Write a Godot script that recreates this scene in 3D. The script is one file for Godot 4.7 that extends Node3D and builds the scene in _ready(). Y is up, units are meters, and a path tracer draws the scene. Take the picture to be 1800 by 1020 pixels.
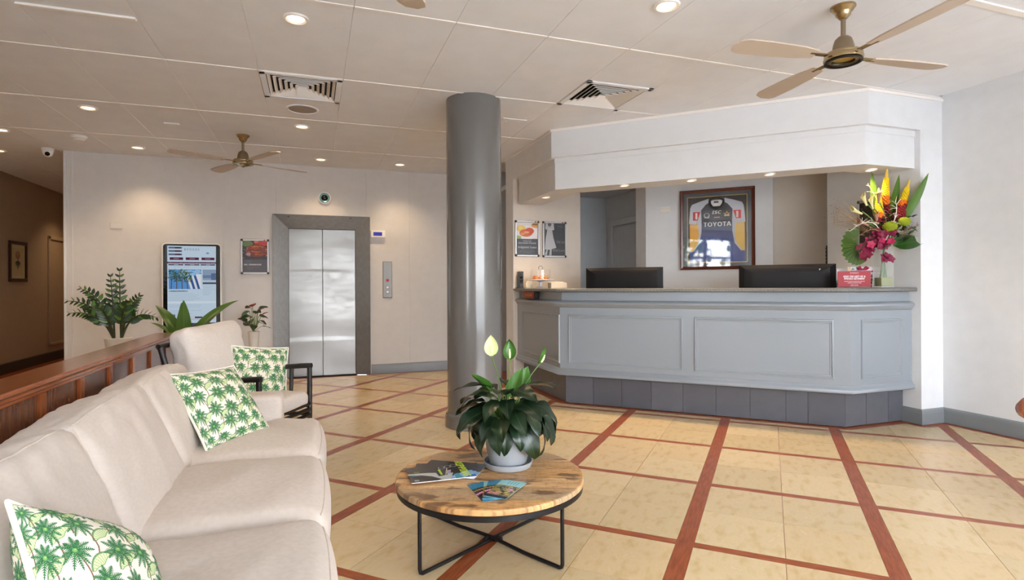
extends Node3D
# A hotel lobby. Plan coordinates are (u, v): u runs to the right along the lift wall, v runs away from the windows; world = (u, height, -v).

const CEIL := 2.8

class MB:
	# collects triangles (given anticlockwise from outside) and joins them into one mesh with creased smooth normals
	var A := PackedVector3Array()
	var T := PackedVector2Array()
	var crease := 0.76
	func tri(a: Vector3, b: Vector3, c: Vector3, ua := Vector2.ZERO, ub := Vector2.ZERO, uc := Vector2.ZERO) -> void:
		if (b - a).cross(c - a).length_squared() < 1e-16: return
		A.append(a); A.append(b); A.append(c)
		T.append(ua); T.append(ub); T.append(uc)
	func quad(a: Vector3, b: Vector3, c: Vector3, d: Vector3, ua := Vector2.ZERO, ub := Vector2.ZERO, uc := Vector2.ZERO, ud := Vector2.ZERO) -> void:
		tri(a, b, c, ua, ub, uc); tri(a, c, d, ua, uc, ud)
	func quad_out(a: Vector3, b: Vector3, c: Vector3, d: Vector3, out: Vector3, ua := Vector2.ZERO, ub := Vector2.ZERO, uc := Vector2.ZERO, ud := Vector2.ZERO) -> void:
		if (b - a).cross(c - a).dot(out) + (c - a).cross(d - a).dot(out) >= 0.0:
			quad(a, b, c, d, ua, ub, uc, ud)
		else:
			quad(d, c, b, a, ud, uc, ub, ua)
	func box(c: Vector3, s: Vector3, bev := 0.0, B := Basis.IDENTITY) -> void:
		var h := s * 0.5
		var e := minf(bev, minf(h.x, minf(h.y, h.z)) * 0.9)
		for ax in 3:
			var a1 := (ax + 1) % 3
			var a2 := (ax + 2) % 3
			for sg in [-1.0, 1.0]:
				var p := []
				for k in [[-1, -1], [1, -1], [1, 1], [-1, 1]]:
					var v := Vector3()
					v[ax] = sg * h[ax]; v[a1] = k[0] * (h[a1] - e); v[a2] = k[1] * (h[a2] - e)
					p.append(v)
				var n := Vector3(); n[ax] = sg
				var lng := a1 if h[a1] >= h[a2] else a2
				var sht := a2 if lng == a1 else a1
				var w := []
				for v in p: w.append(Vector2(v[lng] + c[lng], v[sht] + c[sht] + 0.37 * ax * sg))
				quad_out(c + B * p[0], c + B * p[1], c + B * p[2], c + B * p[3], B * n, w[0], w[1], w[2], w[3])
				if e > 0.0:
					for s1 in [-1.0, 1.0]:
						# the chamfer between the faces +-ax and +-a1
						var q1 := Vector3(); q1[ax] = sg * h[ax]; q1[a1] = s1 * (h[a1] - e); q1[a2] = -(h[a2] - e)
						var q2 := q1; q2[a2] = h[a2] - e
						var q3 := Vector3(); q3[ax] = sg * (h[ax] - e); q3[a1] = s1 * h[a1]; q3[a2] = h[a2] - e
						var q4 := q3; q4[a2] = -(h[a2] - e)
						var o := Vector3(); o[ax] = sg; o[a1] = s1
						quad_out(c + B * q1, c + B * q2, c + B * q3, c + B * q4, B * o, Vector2(q1[a2], 0), Vector2(q2[a2], 0), Vector2(q3[a2], e), Vector2(q4[a2], e))
		if e > 0.0:
			for sx in [-1.0, 1.0]:
				for sy in [-1.0, 1.0]:
					for sz in [-1.0, 1.0]:
						var g := Vector3(sx, sy, sz)
						var x := Vector3(sx * h.x, sy * (h.y - e), sz * (h.z - e))
						var y := Vector3(sx * (h.x - e), sy * h.y, sz * (h.z - e))
						var z := Vector3(sx * (h.x - e), sy * (h.y - e), sz * h.z)
						if (y - x).cross(z - x).dot(g) > 0: tri(c + B * x, c + B * y, c + B * z)
						else: tri(c + B * x, c + B * z, c + B * y)
	func grid(P: Array, wrap_row := false, wrap_col := false, flip = null) -> void:
		var R := P.size()
		var C: int = P[0].size()
		var rr := R if wrap_row else R - 1
		var cc := C if wrap_col else C - 1
		var f := false
		if flip == null:
			var m := Vector3()
			for row in P:
				for p in row: m += p
			m /= R * C
			var s := 0.0
			for i in rr:
				for j in cc:
					var a: Vector3 = P[i][j]
					var b: Vector3 = P[i][(j + 1) % C]
					var d: Vector3 = P[(i + 1) % R][j]
					var e: Vector3 = P[(i + 1) % R][(j + 1) % C]
					s += (e - a).cross(d - b).dot(a + b + d + e - m * 4.0)
			f = s < 0.0
		else:
			f = flip
		for i in rr:
			for j in cc:
				var a: Vector3 = P[i][j]
				var b: Vector3 = P[i][(j + 1) % C]
				var c: Vector3 = P[(i + 1) % R][(j + 1) % C]
				var d: Vector3 = P[(i + 1) % R][j]
				var ua := Vector2(float(j) / cc, float(i) / rr)
				var ub := Vector2(float(j + 1) / cc, float(i) / rr)
				var uc := Vector2(float(j + 1) / cc, float(i + 1) / rr)
				var ud := Vector2(float(j) / cc, float(i + 1) / rr)
				if f: quad(d, c, b, a, ud, uc, ub, ua)
				else: quad(a, b, c, d, ua, ub, uc, ud)
	func lathe(prof: Array, seg := 32, at := Vector3.ZERO, B := Basis.IDENTITY) -> void:
		# prof: [radius, height] from one end to the other, traced so that the outside lies to the right when going up
		var P := []
		for p in prof:
			var row := PackedVector3Array()
			for k in seg:
				var a := TAU * k / seg
				row.append(at + B * Vector3(p[0] * cos(a), p[1], -p[0] * sin(a)))
			P.append(row)
		grid(P, false, true, false)
	func tube(path: Array, rad, seg := 10, closed := false, caps := true) -> void:
		var n := path.size()
		var P := []
		var t0: Vector3 = (path[1] - path[0]).normalized()
		var side := t0.cross(Vector3.UP)
		if side.length() < 0.05: side = t0.cross(Vector3.RIGHT)
		side = side.normalized()
		for i in n:
			var t: Vector3
			if closed: t = (path[(i + 1) % n] - path[(i - 1 + n) % n]).normalized()
			else: t = (path[mini(i + 1, n - 1)] - path[maxi(i - 1, 0)]).normalized()
			side = (side - t * side.dot(t)).normalized()
			var up := side.cross(t)
			var r: float = rad[i] if rad is Array or rad is PackedFloat32Array else rad
			var row := PackedVector3Array()
			for k in seg:
				var a := TAU * k / seg
				row.append(path[i] + (side * cos(a) + up * sin(a)) * r)
			P.append(row)
		var ta: Vector3 = (path[1] - path[0])
		var nn: Vector3 = (P[0][1] - P[0][0]).cross(P[1][0] - P[0][0])
		grid(P, closed, true, nn.dot(P[0][0] - path[0]) < 0.0)
		if caps and not closed:
			for e in [0, n - 1]:
				var o := -ta if e == 0 else (path[n - 1] - path[n - 2] as Vector3)
				for k in seg:
					var a: Vector3 = P[e][k]
					var b: Vector3 = P[e][(k + 1) % seg]
					if (a - path[e]).cross(b - path[e]).dot(o) > 0: tri(path[e], a, b)
					else: tri(path[e], b, a)
	func prism(poly: PackedVector2Array, h0: float, h1: float, uvo := Vector2.ZERO, uvr := 0.0) -> void:
		var ix := Geometry2D.triangulate_polygon(poly)
		var at := func(p: Vector2, h: float) -> Vector3: return Vector3(p.x, h, -p.y)
		for k in range(0, ix.size(), 3):
			var a := poly[ix[k]]; var b := poly[ix[k + 1]]; var c := poly[ix[k + 2]]
			if (b - a).cross(c - a) < 0: var s := b; b = c; c = s
			var ua := a.rotated(uvr) + uvo; var ub := b.rotated(uvr) + uvo; var uc := c.rotated(uvr) + uvo
			tri(at.call(a, h1), at.call(b, h1), at.call(c, h1), ua, ub, uc)
			tri(at.call(a, h0), at.call(c, h0), at.call(b, h0), ua, uc, ub)
		for k in poly.size():
			var a := poly[k]; var b := poly[(k + 1) % poly.size()]
			var nrm := Vector2(b.y - a.y, a.x - b.x).normalized()
			if Geometry2D.is_point_in_polygon((a + b) * 0.5 + nrm * 0.0005, poly): nrm = -nrm
			var w := a.distance_to(b)
			quad_out(at.call(a, h0), at.call(b, h0), at.call(b, h1), at.call(a, h1), Vector3(nrm.x, 0, -nrm.y), Vector2(0, h0), Vector2(w, h0), Vector2(w, h1), Vector2(0, h1))
	static func off(path: Array, d: float) -> PackedVector2Array:
		# the plan line moved out by d; outside is to the right of its direction seen in (u, v)
		var o := PackedVector2Array()
		var n := path.size()
		for i in n:
			var d1: Vector2 = (path[i] - path[i - 1]).normalized() if i > 0 else (path[1] - path[0]).normalized()
			var d2: Vector2 = (path[i + 1] - path[i]).normalized() if i < n - 1 else d1
			var n1 := Vector2(d1.y, -d1.x)
			var n2 := Vector2(d2.y, -d2.x)
			var m := (n1 + n2).normalized()
			o.append(path[i] + m * (d / m.dot(n1)))
		return o
	func sweep(path: Array, prof: Array) -> void:
		# a closed profile of [offset, height] drawn along a plan line with mitred corners
		var pp := PackedVector2Array()
		for p in prof: pp.append(Vector2(p[0], p[1]))
		var lines := []
		for p in prof:
			var row := PackedVector3Array()
			for q in off(path, p[0]): row.append(Vector3(q.x, p[1], -q.y))
			lines.append(row)
		var n := prof.size()
		for k in n:
			var a := pp[k]; var b := pp[(k + 1) % n]
			var nn := Vector2(b.y - a.y, a.x - b.x).normalized()
			if Geometry2D.is_point_in_polygon((a + b) * 0.5 + nn * 0.0004, pp): nn = -nn
			var run := 0.0
			for i in path.size() - 1:
				var dir: Vector2 = (path[i + 1] - path[i]).normalized()
				var out := Vector3(dir.y * nn.x, nn.y, dir.x * nn.x)
				var w: float = path[i].distance_to(path[i + 1])
				quad_out(lines[k][i], lines[k][i + 1], lines[(k + 1) % n][i + 1], lines[(k + 1) % n][i], out, Vector2(run, a.y), Vector2(run + w, a.y), Vector2(run + w, b.y), Vector2(run, b.y))
				run += w
		var ix := Geometry2D.triangulate_polygon(pp)
		for e in [0, path.size() - 1]:
			var dir: Vector2 = (path[1] - path[0]) if e == 0 else (path[e] - path[e - 1])
			var o := Vector3(dir.x, 0, -dir.y) * (-1.0 if e == 0 else 1.0)
			for k in range(0, ix.size(), 3):
				var a: Vector3 = lines[ix[k]][e]; var b: Vector3 = lines[ix[k + 1]][e]; var c: Vector3 = lines[ix[k + 2]][e]
				if (b - a).cross(c - a).dot(o) > 0: tri(a, b, c)
				else: tri(a, c, b)
	func card(w: float, h: float, t: float, at := Vector3.ZERO, B := Basis.IDENTITY) -> void:
		# a thin board, its front towards +z carrying the whole of a picture
		var a := Vector3(-w / 2, -h / 2, 0); var b := Vector3(w / 2, -h / 2, 0); var c := Vector3(w / 2, h / 2, 0); var d := Vector3(-w / 2, h / 2, 0)
		var z := Vector3(0, 0, -t)
		var P := [a, b, c, d]
		quad(at + B * a, at + B * b, at + B * c, at + B * d, Vector2(0, 1), Vector2(1, 1), Vector2(1, 0), Vector2(0, 0))
		quad(at + B * (d + z), at + B * (c + z), at + B * (b + z), at + B * (a + z))
		for k in 4:
			var p: Vector3 = P[k]; var q: Vector3 = P[(k + 1) % 4]
			quad_out(at + B * p, at + B * q, at + B * (q + z), at + B * (p + z), B * ((p + q) * 0.5))
	func soft(size: Vector3, r: float, n: int, fn: Callable, at := Vector3.ZERO, B := Basis.IDENTITY) -> void:
		# a rounded box on a fine net, moved point by point by fn(unit position) -> offset
		var h := size * 0.5
		var e := Vector3(minf(r, h.x), minf(r, h.y), minf(r, h.z))
		for ax in 3:
			var a1 := (ax + 1) % 3
			var a2 := (ax + 2) % 3
			for sg in [-1.0, 1.0]:
				var P := []
				for i in n + 1:
					var row := PackedVector3Array()
					for j in n + 1:
						var s := sin((float(i) / n - 0.5) * PI * 0.93) / sin(PI * 0.465)
						var t := sin((float(j) / n - 0.5) * PI * 0.93) / sin(PI * 0.465)
						var p := Vector3(); p[ax] = sg * h[ax]; p[a1] = s * h[a1]; p[a2] = t * h[a2]
						var q := Vector3(clampf(p.x, -h.x + e.x, h.x - e.x), clampf(p.y, -h.y + e.y, h.y - e.y), clampf(p.z, -h.z + e.z, h.z - e.z))
						var d := p - q
						var g := Vector3(d.x / e.x, d.y / e.y, d.z / e.z).normalized()
						p = q + Vector3(g.x * e.x, g.y * e.y, g.z * e.z)
						p += fn.call(Vector3(p.x / h.x, p.y / h.y, p.z / h.z))
						row.append(at + B * p)
					P.append(row)
				var m := at + B * Vector3(h.x * sg if ax == 0 else 0.0, h.y * sg if ax == 1 else 0.0, h.z * sg if ax == 2 else 0.0) - at
				var c0: Vector3 = P[n / 2][n / 2]
				var nn: Vector3 = (P[n / 2][n / 2 + 1] - c0).cross(P[n / 2 + 1][n / 2] - c0)
				grid(P, false, false, nn.dot(m) < 0.0)
	static func soft_at(size: Vector3, r: float, fn: Callable, u: Vector3) -> Vector3:
		# where the point u of the unit cube's skin ends up on such a rounded box
		var h := size * 0.5
		var e := Vector3(minf(r, h.x), minf(r, h.y), minf(r, h.z))
		var p := h * u
		var q := Vector3(clampf(p.x, -h.x + e.x, h.x - e.x), clampf(p.y, -h.y + e.y, h.y - e.y), clampf(p.z, -h.z + e.z, h.z - e.z))
		var d := p - q
		var g := Vector3(d.x / e.x, d.y / e.y, d.z / e.z).normalized()
		p = q + g * e
		return p + fn.call(Vector3(p.x / h.x, p.y / h.y, p.z / h.z))
	func seam(size: Vector3, r: float, fn: Callable, a: Vector3, b: Vector3, at: Vector3, B := Basis.IDENTITY) -> void:
		var pts := []
		for k in 25: pts.append(at + B * soft_at(size, r, fn, a.lerp(b, k / 24.0)))
		tube(pts, 0.0032, 6)
	func mesh() -> ArrayMesh:
		var nf := A.size() / 3
		var fn := PackedVector3Array(); fn.resize(nf)
		var un := PackedVector3Array(); un.resize(nf)
		var at := {}
		var keys := []
		keys.resize(A.size())
		for f in nf:
			var x := (A[f * 3 + 1] - A[f * 3]).cross(A[f * 3 + 2] - A[f * 3])
			fn[f] = x
			un[f] = x.normalized()
			for k in 3:
				var key := Vector3i((A[f * 3 + k] * 20000.0).round())
				keys[f * 3 + k] = key
				if at.has(key): at[key].append(f)
				else: at[key] = [f]
		var V := PackedVector3Array(); V.resize(A.size())
		var N := PackedVector3Array(); N.resize(A.size())
		var U := PackedVector2Array(); U.resize(A.size())
		for f in nf:
			for k in 3:
				var s := Vector3()
				for g in at[keys[f * 3 + k]]:
					if un[g].dot(un[f]) > crease: s += fn[g]
				var to: int = f * 3 + [0, 2, 1][k]
				V[to] = A[f * 3 + k]
				N[to] = s.normalized() if s.length_squared() > 1e-24 else un[f]
				U[to] = T[f * 3 + k]
		var arr := []
		arr.resize(Mesh.ARRAY_MAX)
		arr[Mesh.ARRAY_VERTEX] = V
		arr[Mesh.ARRAY_NORMAL] = N
		arr[Mesh.ARRAY_TEX_UV] = U
		var m := ArrayMesh.new()
		m.add_surface_from_arrays(Mesh.PRIMITIVE_TRIANGLES, arr)
		return m

class Pic:
	# a small painter for prints: posters, screens, cloth
	var im: Image
	var w: int
	var h: int
	func _init(ww: int, hh: int, c: Color) -> void:
		w = ww; h = hh
		im = Image.create(w, h, false, Image.FORMAT_RGB8)
		im.fill(c)
	func rect(x: float, y: float, ww: float, hh: float, c: Color) -> void:
		im.fill_rect(Rect2i(int(x), int(y), maxi(1, int(ww)), maxi(1, int(hh))).intersection(Rect2i(0, 0, w, h)), c)
	func poly(p: PackedVector2Array, c: Color) -> void:
		var y0 := h; var y1 := 0
		for q in p: y0 = mini(y0, int(q.y)); y1 = maxi(y1, int(q.y) + 1)
		for y in range(maxi(0, y0), mini(h, y1)):
			var xs := []
			for k in p.size():
				var a := p[k]; var b := p[(k + 1) % p.size()]
				if (a.y <= y + 0.5) != (b.y <= y + 0.5): xs.append(a.x + (y + 0.5 - a.y) / (b.y - a.y) * (b.x - a.x))
			xs.sort()
			for k in range(0, xs.size() - 1, 2):
				var x0 := int(round(xs[k]))
				rect(x0, y, maxf(1, round(xs[k + 1]) - x0), 1, c)
	func disc(x: float, y: float, rx: float, ry: float, c: Color) -> void:
		for yy in range(maxi(0, int(y - ry)), mini(h, int(y + ry) + 1)):
			var k := 1.0 - pow((yy - y) / ry, 2)
			if k > 0: rect(x - rx * sqrt(k), yy, 2 * rx * sqrt(k), 1, c)
	func line(a: Vector2, b: Vector2, t: float, c: Color, t2 := -1.0) -> void:
		if t2 < 0: t2 = t
		var d := (b - a).normalized()
		var n := Vector2(-d.y, d.x)
		poly(PackedVector2Array([a + n * t * 0.5, b + n * t2 * 0.5, b - n * t2 * 0.5, a - n * t * 0.5]), c)
	func blur(k: int) -> void:
		im.resize(w / k, h / k, Image.INTERPOLATE_LANCZOS)
		im.resize(w, h, Image.INTERPOLATE_CUBIC)
	func tex() -> ImageTexture:
		return ImageTexture.create_from_image(im)

var M := {}
var names := {}
var rng := RandomNumberGenerator.new()

func P(u: float, v: float, h := 0.0) -> Vector3: return Vector3(u, h, -v)
func rot(deg: float) -> Basis: return Basis(Vector3.UP, deg_to_rad(deg))

func numbered(n: String) -> String:
	names[n] = names.get(n, -1) + 1
	return n if names[n] == 0 else "%s_%03d" % [n, names[n]]

func obj(n: String, mb, m: Material, parent: Node = null, at := Vector3.ZERO, B := Basis.IDENTITY) -> MeshInstance3D:
	var o := MeshInstance3D.new()
	o.mesh = mb.mesh() if mb is MB else mb
	o.material_override = m
	o.transform = Transform3D(B, at)
	o.cast_shadow = GeometryInstance3D.SHADOW_CASTING_SETTING_ON
	if parent == null:
		o.name = numbered(n); add_child(o)
	else:
		o.name = n; parent.add_child(o, true)
	return o

func tag(o: Node, label: String, cat: String, group := "", kind := "") -> Node:
	o.set_meta("label", label); o.set_meta("category", cat)
	if group: o.set_meta("group", group)
	if kind: o.set_meta("kind", kind)
	return o

func thing(n: String, label: String, cat: String, at := Vector3.ZERO, deg := 0.0, group := "", kind := "") -> Node3D:
	var o := Node3D.new()
	o.name = numbered(n); add_child(o)
	o.position = at; o.rotation.y = deg_to_rad(deg)
	tag(o, label, cat, group, kind)
	return o

func mat(key: String, c: Color, rough := 0.6, metal := 0.0, opt := {}) -> StandardMaterial3D:
	var m := StandardMaterial3D.new()
	m.resource_name = key
	m.albedo_color = c; m.roughness = rough; m.metallic = metal
	for k in opt: m.set(k, opt[k])
	M[key] = m
	return m

func noise_tex(freq: float, ramp = null, size := 512, kind := FastNoiseLite.TYPE_SIMPLEX_SMOOTH, oct := 4, sd := 1, normal := 0.0) -> NoiseTexture2D:
	var n := FastNoiseLite.new()
	n.noise_type = kind; n.frequency = freq; n.fractal_octaves = oct; n.seed = sd
	var t := NoiseTexture2D.new()
	t.width = size; t.height = size; t.seamless = true; t.noise = n
	if normal > 0.0:
		t.as_normal_map = true; t.bump_strength = normal
	if ramp != null:
		var g := Gradient.new()
		g.offsets = PackedFloat32Array(ramp[0]); g.colors = PackedColorArray(ramp[1])
		t.color_ramp = g
	return t

func rgb(r: int, g: int, b: int) -> Color: return Color(r / 255.0, g / 255.0, b / 255.0)

func lettering(parent: Node, s: String, height: float, at: Vector3, m: Material, B := Basis.IDENTITY, spread := 1.0, font := "Droid Sans", bold := false) -> void:
	var f := SystemFont.new()
	f.font_names = PackedStringArray([font])
	if bold: f.font_weight = 700
	var t := TextMesh.new()
	t.font = f; t.text = s; t.font_size = 48; t.curve_step = 3.0
	t.pixel_size = height / (48 * 0.71)
	t.depth = 0.0006
	t.horizontal_alignment = HORIZONTAL_ALIGNMENT_CENTER
	var o := MeshInstance3D.new()
	o.mesh = t; o.material_override = m; o.name = "lettering"
	o.transform = Transform3D(B * Basis.from_scale(Vector3(spread, 1, 1)), at)
	parent.add_child(o, true)


func make_materials() -> void:
	var W := Color.WHITE
	var soft := noise_tex(0.012, [[0.0, 1.0], [Color(0.975, 0.975, 0.975), W]], 512, FastNoiseLite.TYPE_SIMPLEX_SMOOTH, 3, 3)
	var bumpy := noise_tex(0.05, null, 512, FastNoiseLite.TYPE_SIMPLEX_SMOOTH, 4, 9)
	var tri := {"uv1_triplanar": true, "uv1_world_triplanar": true, "uv1_scale": Vector3(0.9, 0.9, 0.9), "albedo_texture": soft}
	mat("wall_paint", rgb(220, 215, 210), 0.55, 0.0, tri)
	mat("wall_white", rgb(230, 231, 232), 0.5, 0.0, tri)
	mat("wall_cream", rgb(226, 214, 200), 0.55, 0.0, tri)
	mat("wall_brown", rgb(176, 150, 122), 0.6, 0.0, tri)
	mat("wall_slate", rgb(196, 202, 206), 0.6, 0.0, tri)
	mat("ceiling_paint", rgb(238, 240, 244), 0.75, 0.0, {"uv1_triplanar": true, "uv1_world_triplanar": true, "uv1_scale": Vector3(0.5, 0.5, 0.5), "albedo_texture": soft})
	mat("ceiling_bar", rgb(244, 240, 235), 0.5)
	mat("white_plastic", rgb(238, 236, 232), 0.4)
	mat("black_void", rgb(18, 17, 16), 0.9)
	mat("grey_gloss", rgb(108, 106, 103), 0.18, 0.0, {"clearcoat_enabled": true, "clearcoat": 0.6, "clearcoat_roughness": 0.12, "heightmap_enabled": true, "heightmap_texture": bumpy, "heightmap_scale": 0.03, "uv1_triplanar": true, "uv1_world_triplanar": true, "uv1_scale": Vector3(1.2, 1.2, 1.2)})
	mat("counter_paint", rgb(144, 151, 157), 0.28, 0.0, {"clearcoat_enabled": true, "clearcoat": 0.3, "clearcoat_roughness": 0.2, "heightmap_enabled": true, "heightmap_texture": bumpy, "heightmap_scale": 0.02, "uv1_triplanar": true, "uv1_world_triplanar": true, "uv1_scale": Vector3(1.5, 1.5, 1.5)})
	mat("base_paint", rgb(128, 132, 134), 0.35)
	mat("dark_base", rgb(52, 42, 34), 0.5)
	mat("stone_top", rgb(140, 138, 134), 0.3, 0.0, {"uv1_triplanar": true, "uv1_scale": Vector3(3, 3, 3), "albedo_texture": noise_tex(0.08, [[0.0, 0.45, 0.6, 1.0], [Color(0.55, 0.55, 0.55), Color(0.8, 0.8, 0.8), W, Color(0.7, 0.7, 0.7)]], 512, FastNoiseLite.TYPE_CELLULAR, 2, 5)})
	var slate := noise_tex(0.01, [[0.0, 0.5, 1.0], [Color(0.93, 0.93, 0.94), Color(0.97, 0.97, 0.975), W]], 512, FastNoiseLite.TYPE_SIMPLEX_SMOOTH, 5, 21)
	for k in 3:
		mat("kick_%d" % k, [rgb(94, 95, 101), rgb(88, 89, 95), rgb(100, 101, 107)][k], 0.3, 0.0, {"albedo_texture": slate, "uv1_triplanar": true, "uv1_scale": Vector3(1.3, 1.3, 1.3)})
	var marble := noise_tex(0.012, [[0.0, 0.35, 0.55, 0.75, 1.0], [rgb(206, 178, 130), rgb(216, 192, 148), rgb(220, 197, 155), rgb(217, 193, 150), rgb(226, 205, 164)]], 1024, FastNoiseLite.TYPE_SIMPLEX_SMOOTH, 6, 11)
	for k in 4:
		mat("floor_tile_%d" % k, [Color(0.97, 0.97, 0.97), W, Color(0.985, 0.97, 0.95), Color(0.95, 0.95, 0.94)][k], 0.27, 0.0, {"albedo_texture": marble, "uv1_scale": Vector3(1.1, 0.5, 1), "uv1_offset": Vector3(0.27 * k, 0.41 * k, 0)})
	# wood with its grain along the x of the UV, which is in metres
	var red := noise_tex(0.02, [[0.0, 0.4, 0.6, 1.0], [rgb(132, 62, 32), rgb(152, 78, 42), rgb(162, 86, 48), rgb(176, 100, 58)]], 512, FastNoiseLite.TYPE_SIMPLEX_SMOOTH, 5, 31)
	mat("floor_wood", W, 0.3, 0.0, {"albedo_texture": red, "uv1_scale": Vector3(0.7, 5, 1)})
	mat("floor_wood_across", Color(0.96, 0.95, 0.94), 0.3, 0.0, {"albedo_texture": red, "uv1_scale": Vector3(0.7, 5, 1), "uv1_offset": Vector3(0.3, 0.2, 0)})
	var mahog := noise_tex(0.02, [[0.0, 0.4, 0.6, 1.0], [rgb(128, 66, 34), rgb(150, 80, 42), rgb(160, 88, 48), rgb(174, 100, 58)]], 512, FastNoiseLite.TYPE_SIMPLEX_SMOOTH, 5, 41)
	mat("mahogany", W, 0.22, 0.0, {"albedo_texture": mahog, "uv1_scale": Vector3(0.5, 6, 1), "clearcoat_enabled": true, "clearcoat": 0.4, "clearcoat_roughness": 0.15})
	var walnut := noise_tex(0.016, [[0.0, 0.35, 0.6, 1.0], [rgb(84, 50, 36), rgb(112, 68, 48), rgb(124, 78, 56), rgb(142, 94, 70)]], 512, FastNoiseLite.TYPE_SIMPLEX_SMOOTH, 5, 47)
	for k in 3:
		mat("walnut_%d" % k, [W, Color(0.86, 0.82, 0.82), Color(1, 0.94, 0.9)][k], 0.24, 0.0, {"albedo_texture": walnut, "uv1_scale": Vector3(0.8, 5, 1), "uv1_offset": Vector3(0.33 * k, 0.27 * k, 0), "clearcoat_enabled": true, "clearcoat": 0.4, "clearcoat_roughness": 0.15})
	mat("frame_wood", rgb(96, 42, 26), 0.25, 0.0, {"clearcoat_enabled": true, "clearcoat": 0.5})
	mat("frame_dark", rgb(58, 30, 18), 0.3)
	mat("chair_wood", rgb(255, 236, 214), 0.25, 0.0, {"albedo_texture": mahog, "uv1_scale": Vector3(2, 3, 1), "clearcoat_enabled": true, "clearcoat": 0.5})
	var weave := noise_tex(0.35, null, 512, FastNoiseLite.TYPE_SIMPLEX, 2, 51)
	var linen := noise_tex(0.03, [[0.0, 1.0], [Color(0.95, 0.94, 0.93), W]], 512, FastNoiseLite.TYPE_SIMPLEX, 4, 52)
	mat("sofa_linen", rgb(212, 200, 188), 0.9, 0.0, {"albedo_texture": linen, "uv1_triplanar": true, "uv1_scale": Vector3(2, 5, 2), "heightmap_enabled": true, "heightmap_texture": weave, "heightmap_scale": 0.02, "rim_enabled": true, "rim": 0.3})
	mat("chair_linen", rgb(226, 217, 208), 0.9, 0.0, {"albedo_texture": linen, "uv1_triplanar": true, "uv1_scale": Vector3(2, 5, 2), "heightmap_enabled": true, "heightmap_texture": weave, "heightmap_scale": 0.02})
	mat("piping", rgb(238, 232, 218), 0.85)
	mat("black_metal", rgb(26, 25, 26), 0.38, 0.3)
	mat("black_cane", rgb(20, 19, 20), 0.28, 0.0, {"clearcoat_enabled": true, "clearcoat": 0.5})
	mat("black_plastic", rgb(40, 40, 44), 0.4, 0.0)
	mat("monitor_black", rgb(20, 21, 25), 0.45, 0.0, {"metallic_specular": 0.3})
	mat("black_glass", rgb(12, 12, 14), 0.06)
	mat("aluminium", rgb(206, 206, 206), 0.3, 0.9)
	mat("dark_corner", rgb(84, 82, 80), 0.4, 0.4)
	mat("chrome", rgb(220, 220, 222), 0.1, 1.0)
	var brush := noise_tex(0.02, null, 512, FastNoiseLite.TYPE_SIMPLEX_SMOOTH, 2, 61)
	mat("steel", rgb(138, 136, 133), 0.37, 1.0, {"heightmap_enabled": true, "heightmap_texture": noise_tex(0.004, null, 512, FastNoiseLite.TYPE_SIMPLEX_SMOOTH, 1, 62), "heightmap_scale": 0.7, "uv1_scale": Vector3(1.1, 0.4, 1), "roughness_texture": noise_tex(0.02, [[0.0, 1.0], [Color(0.75, 0.75, 0.75), W]], 512, FastNoiseLite.TYPE_SIMPLEX_SMOOTH, 3, 63)})
	mat("lift_frame", rgb(122, 120, 117), 0.36, 0.4, {"albedo_texture": noise_tex(0.02, [[0.0, 1.0], [Color(0.9, 0.9, 0.9), W]], 512, FastNoiseLite.TYPE_SIMPLEX_SMOOTH, 4, 64), "uv1_scale": Vector3(1.2, 1.6, 1)})
	mat("brass", rgb(172, 152, 118), 0.25, 1.0)
	mat("brass_satin", rgb(146, 130, 108), 0.42, 0.8)
	mat("blade", rgb(196, 180, 162), 0.5)
	mat("glass", Color(1, 1, 1, 0.03), 0.03, 0.0, {"transparency": BaseMaterial3D.TRANSPARENCY_ALPHA})
	mat("vase_glass", Color(0.93, 0.98, 0.95, 0.06), 0.03, 0.0, {"transparency": BaseMaterial3D.TRANSPARENCY_ALPHA})
	mat("clear_acrylic", Color(1, 1, 1, 0.025), 0.05, 0.0, {"transparency": BaseMaterial3D.TRANSPARENCY_ALPHA})
	mat("white_glaze", rgb(160, 165, 168), 0.22, 0.0, {"clearcoat_enabled": true, "clearcoat": 0.5})
	mat("basket", rgb(218, 210, 198), 0.8)
	mat("soil", rgb(48, 36, 28), 0.95)
	mat("paper", rgb(245, 243, 240), 0.6)
	mat("paper_cream", rgb(246, 234, 214), 0.7)
	mat("ink_white", rgb(240, 240, 240), 0.6)
	mat("ink_grey", rgb(150, 150, 152), 0.6)
	mat("ink_navy", rgb(40, 52, 78), 0.6)
	mat("ink_lime", rgb(190, 216, 34), 0.5)
	mat("ink_gold", rgb(226, 170, 40), 0.5)
	mat("mat_board", rgb(74, 82, 92), 0.8)
	mat("gold_slip", rgb(214, 180, 96), 0.35, 0.6)
	mat("board_black", rgb(44, 42, 44), 0.85)
	mat("ribbon", rgb(150, 18, 64), 0.4)
	mat("sign_red", rgb(156, 28, 38), 0.5)
	mat("brick_red", rgb(156, 58, 40), 0.5)
	mat("cake_white", rgb(225, 222, 228), 0.3)
	mat("pastry", rgb(200, 120, 44), 0.7)
	mat("fruit_red", rgb(196, 60, 34), 0.5)
	mat("fruit_green", rgb(150, 150, 40), 0.5)
	mat("grey_mesh", rgb(160, 150, 138), 0.8)
	mat("dark_lens", rgb(10, 10, 12), 0.1)
	mat("teal_ring", rgb(120, 170, 180), 0.3, 0.3)
	mat("display_blue", rgb(8, 8, 90), 0.2, 0.0, {"emission_enabled": true, "emission": rgb(20, 20, 190), "emission_energy_multiplier": 0.5})
	mat("button_red", rgb(206, 60, 76), 0.3)
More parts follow.
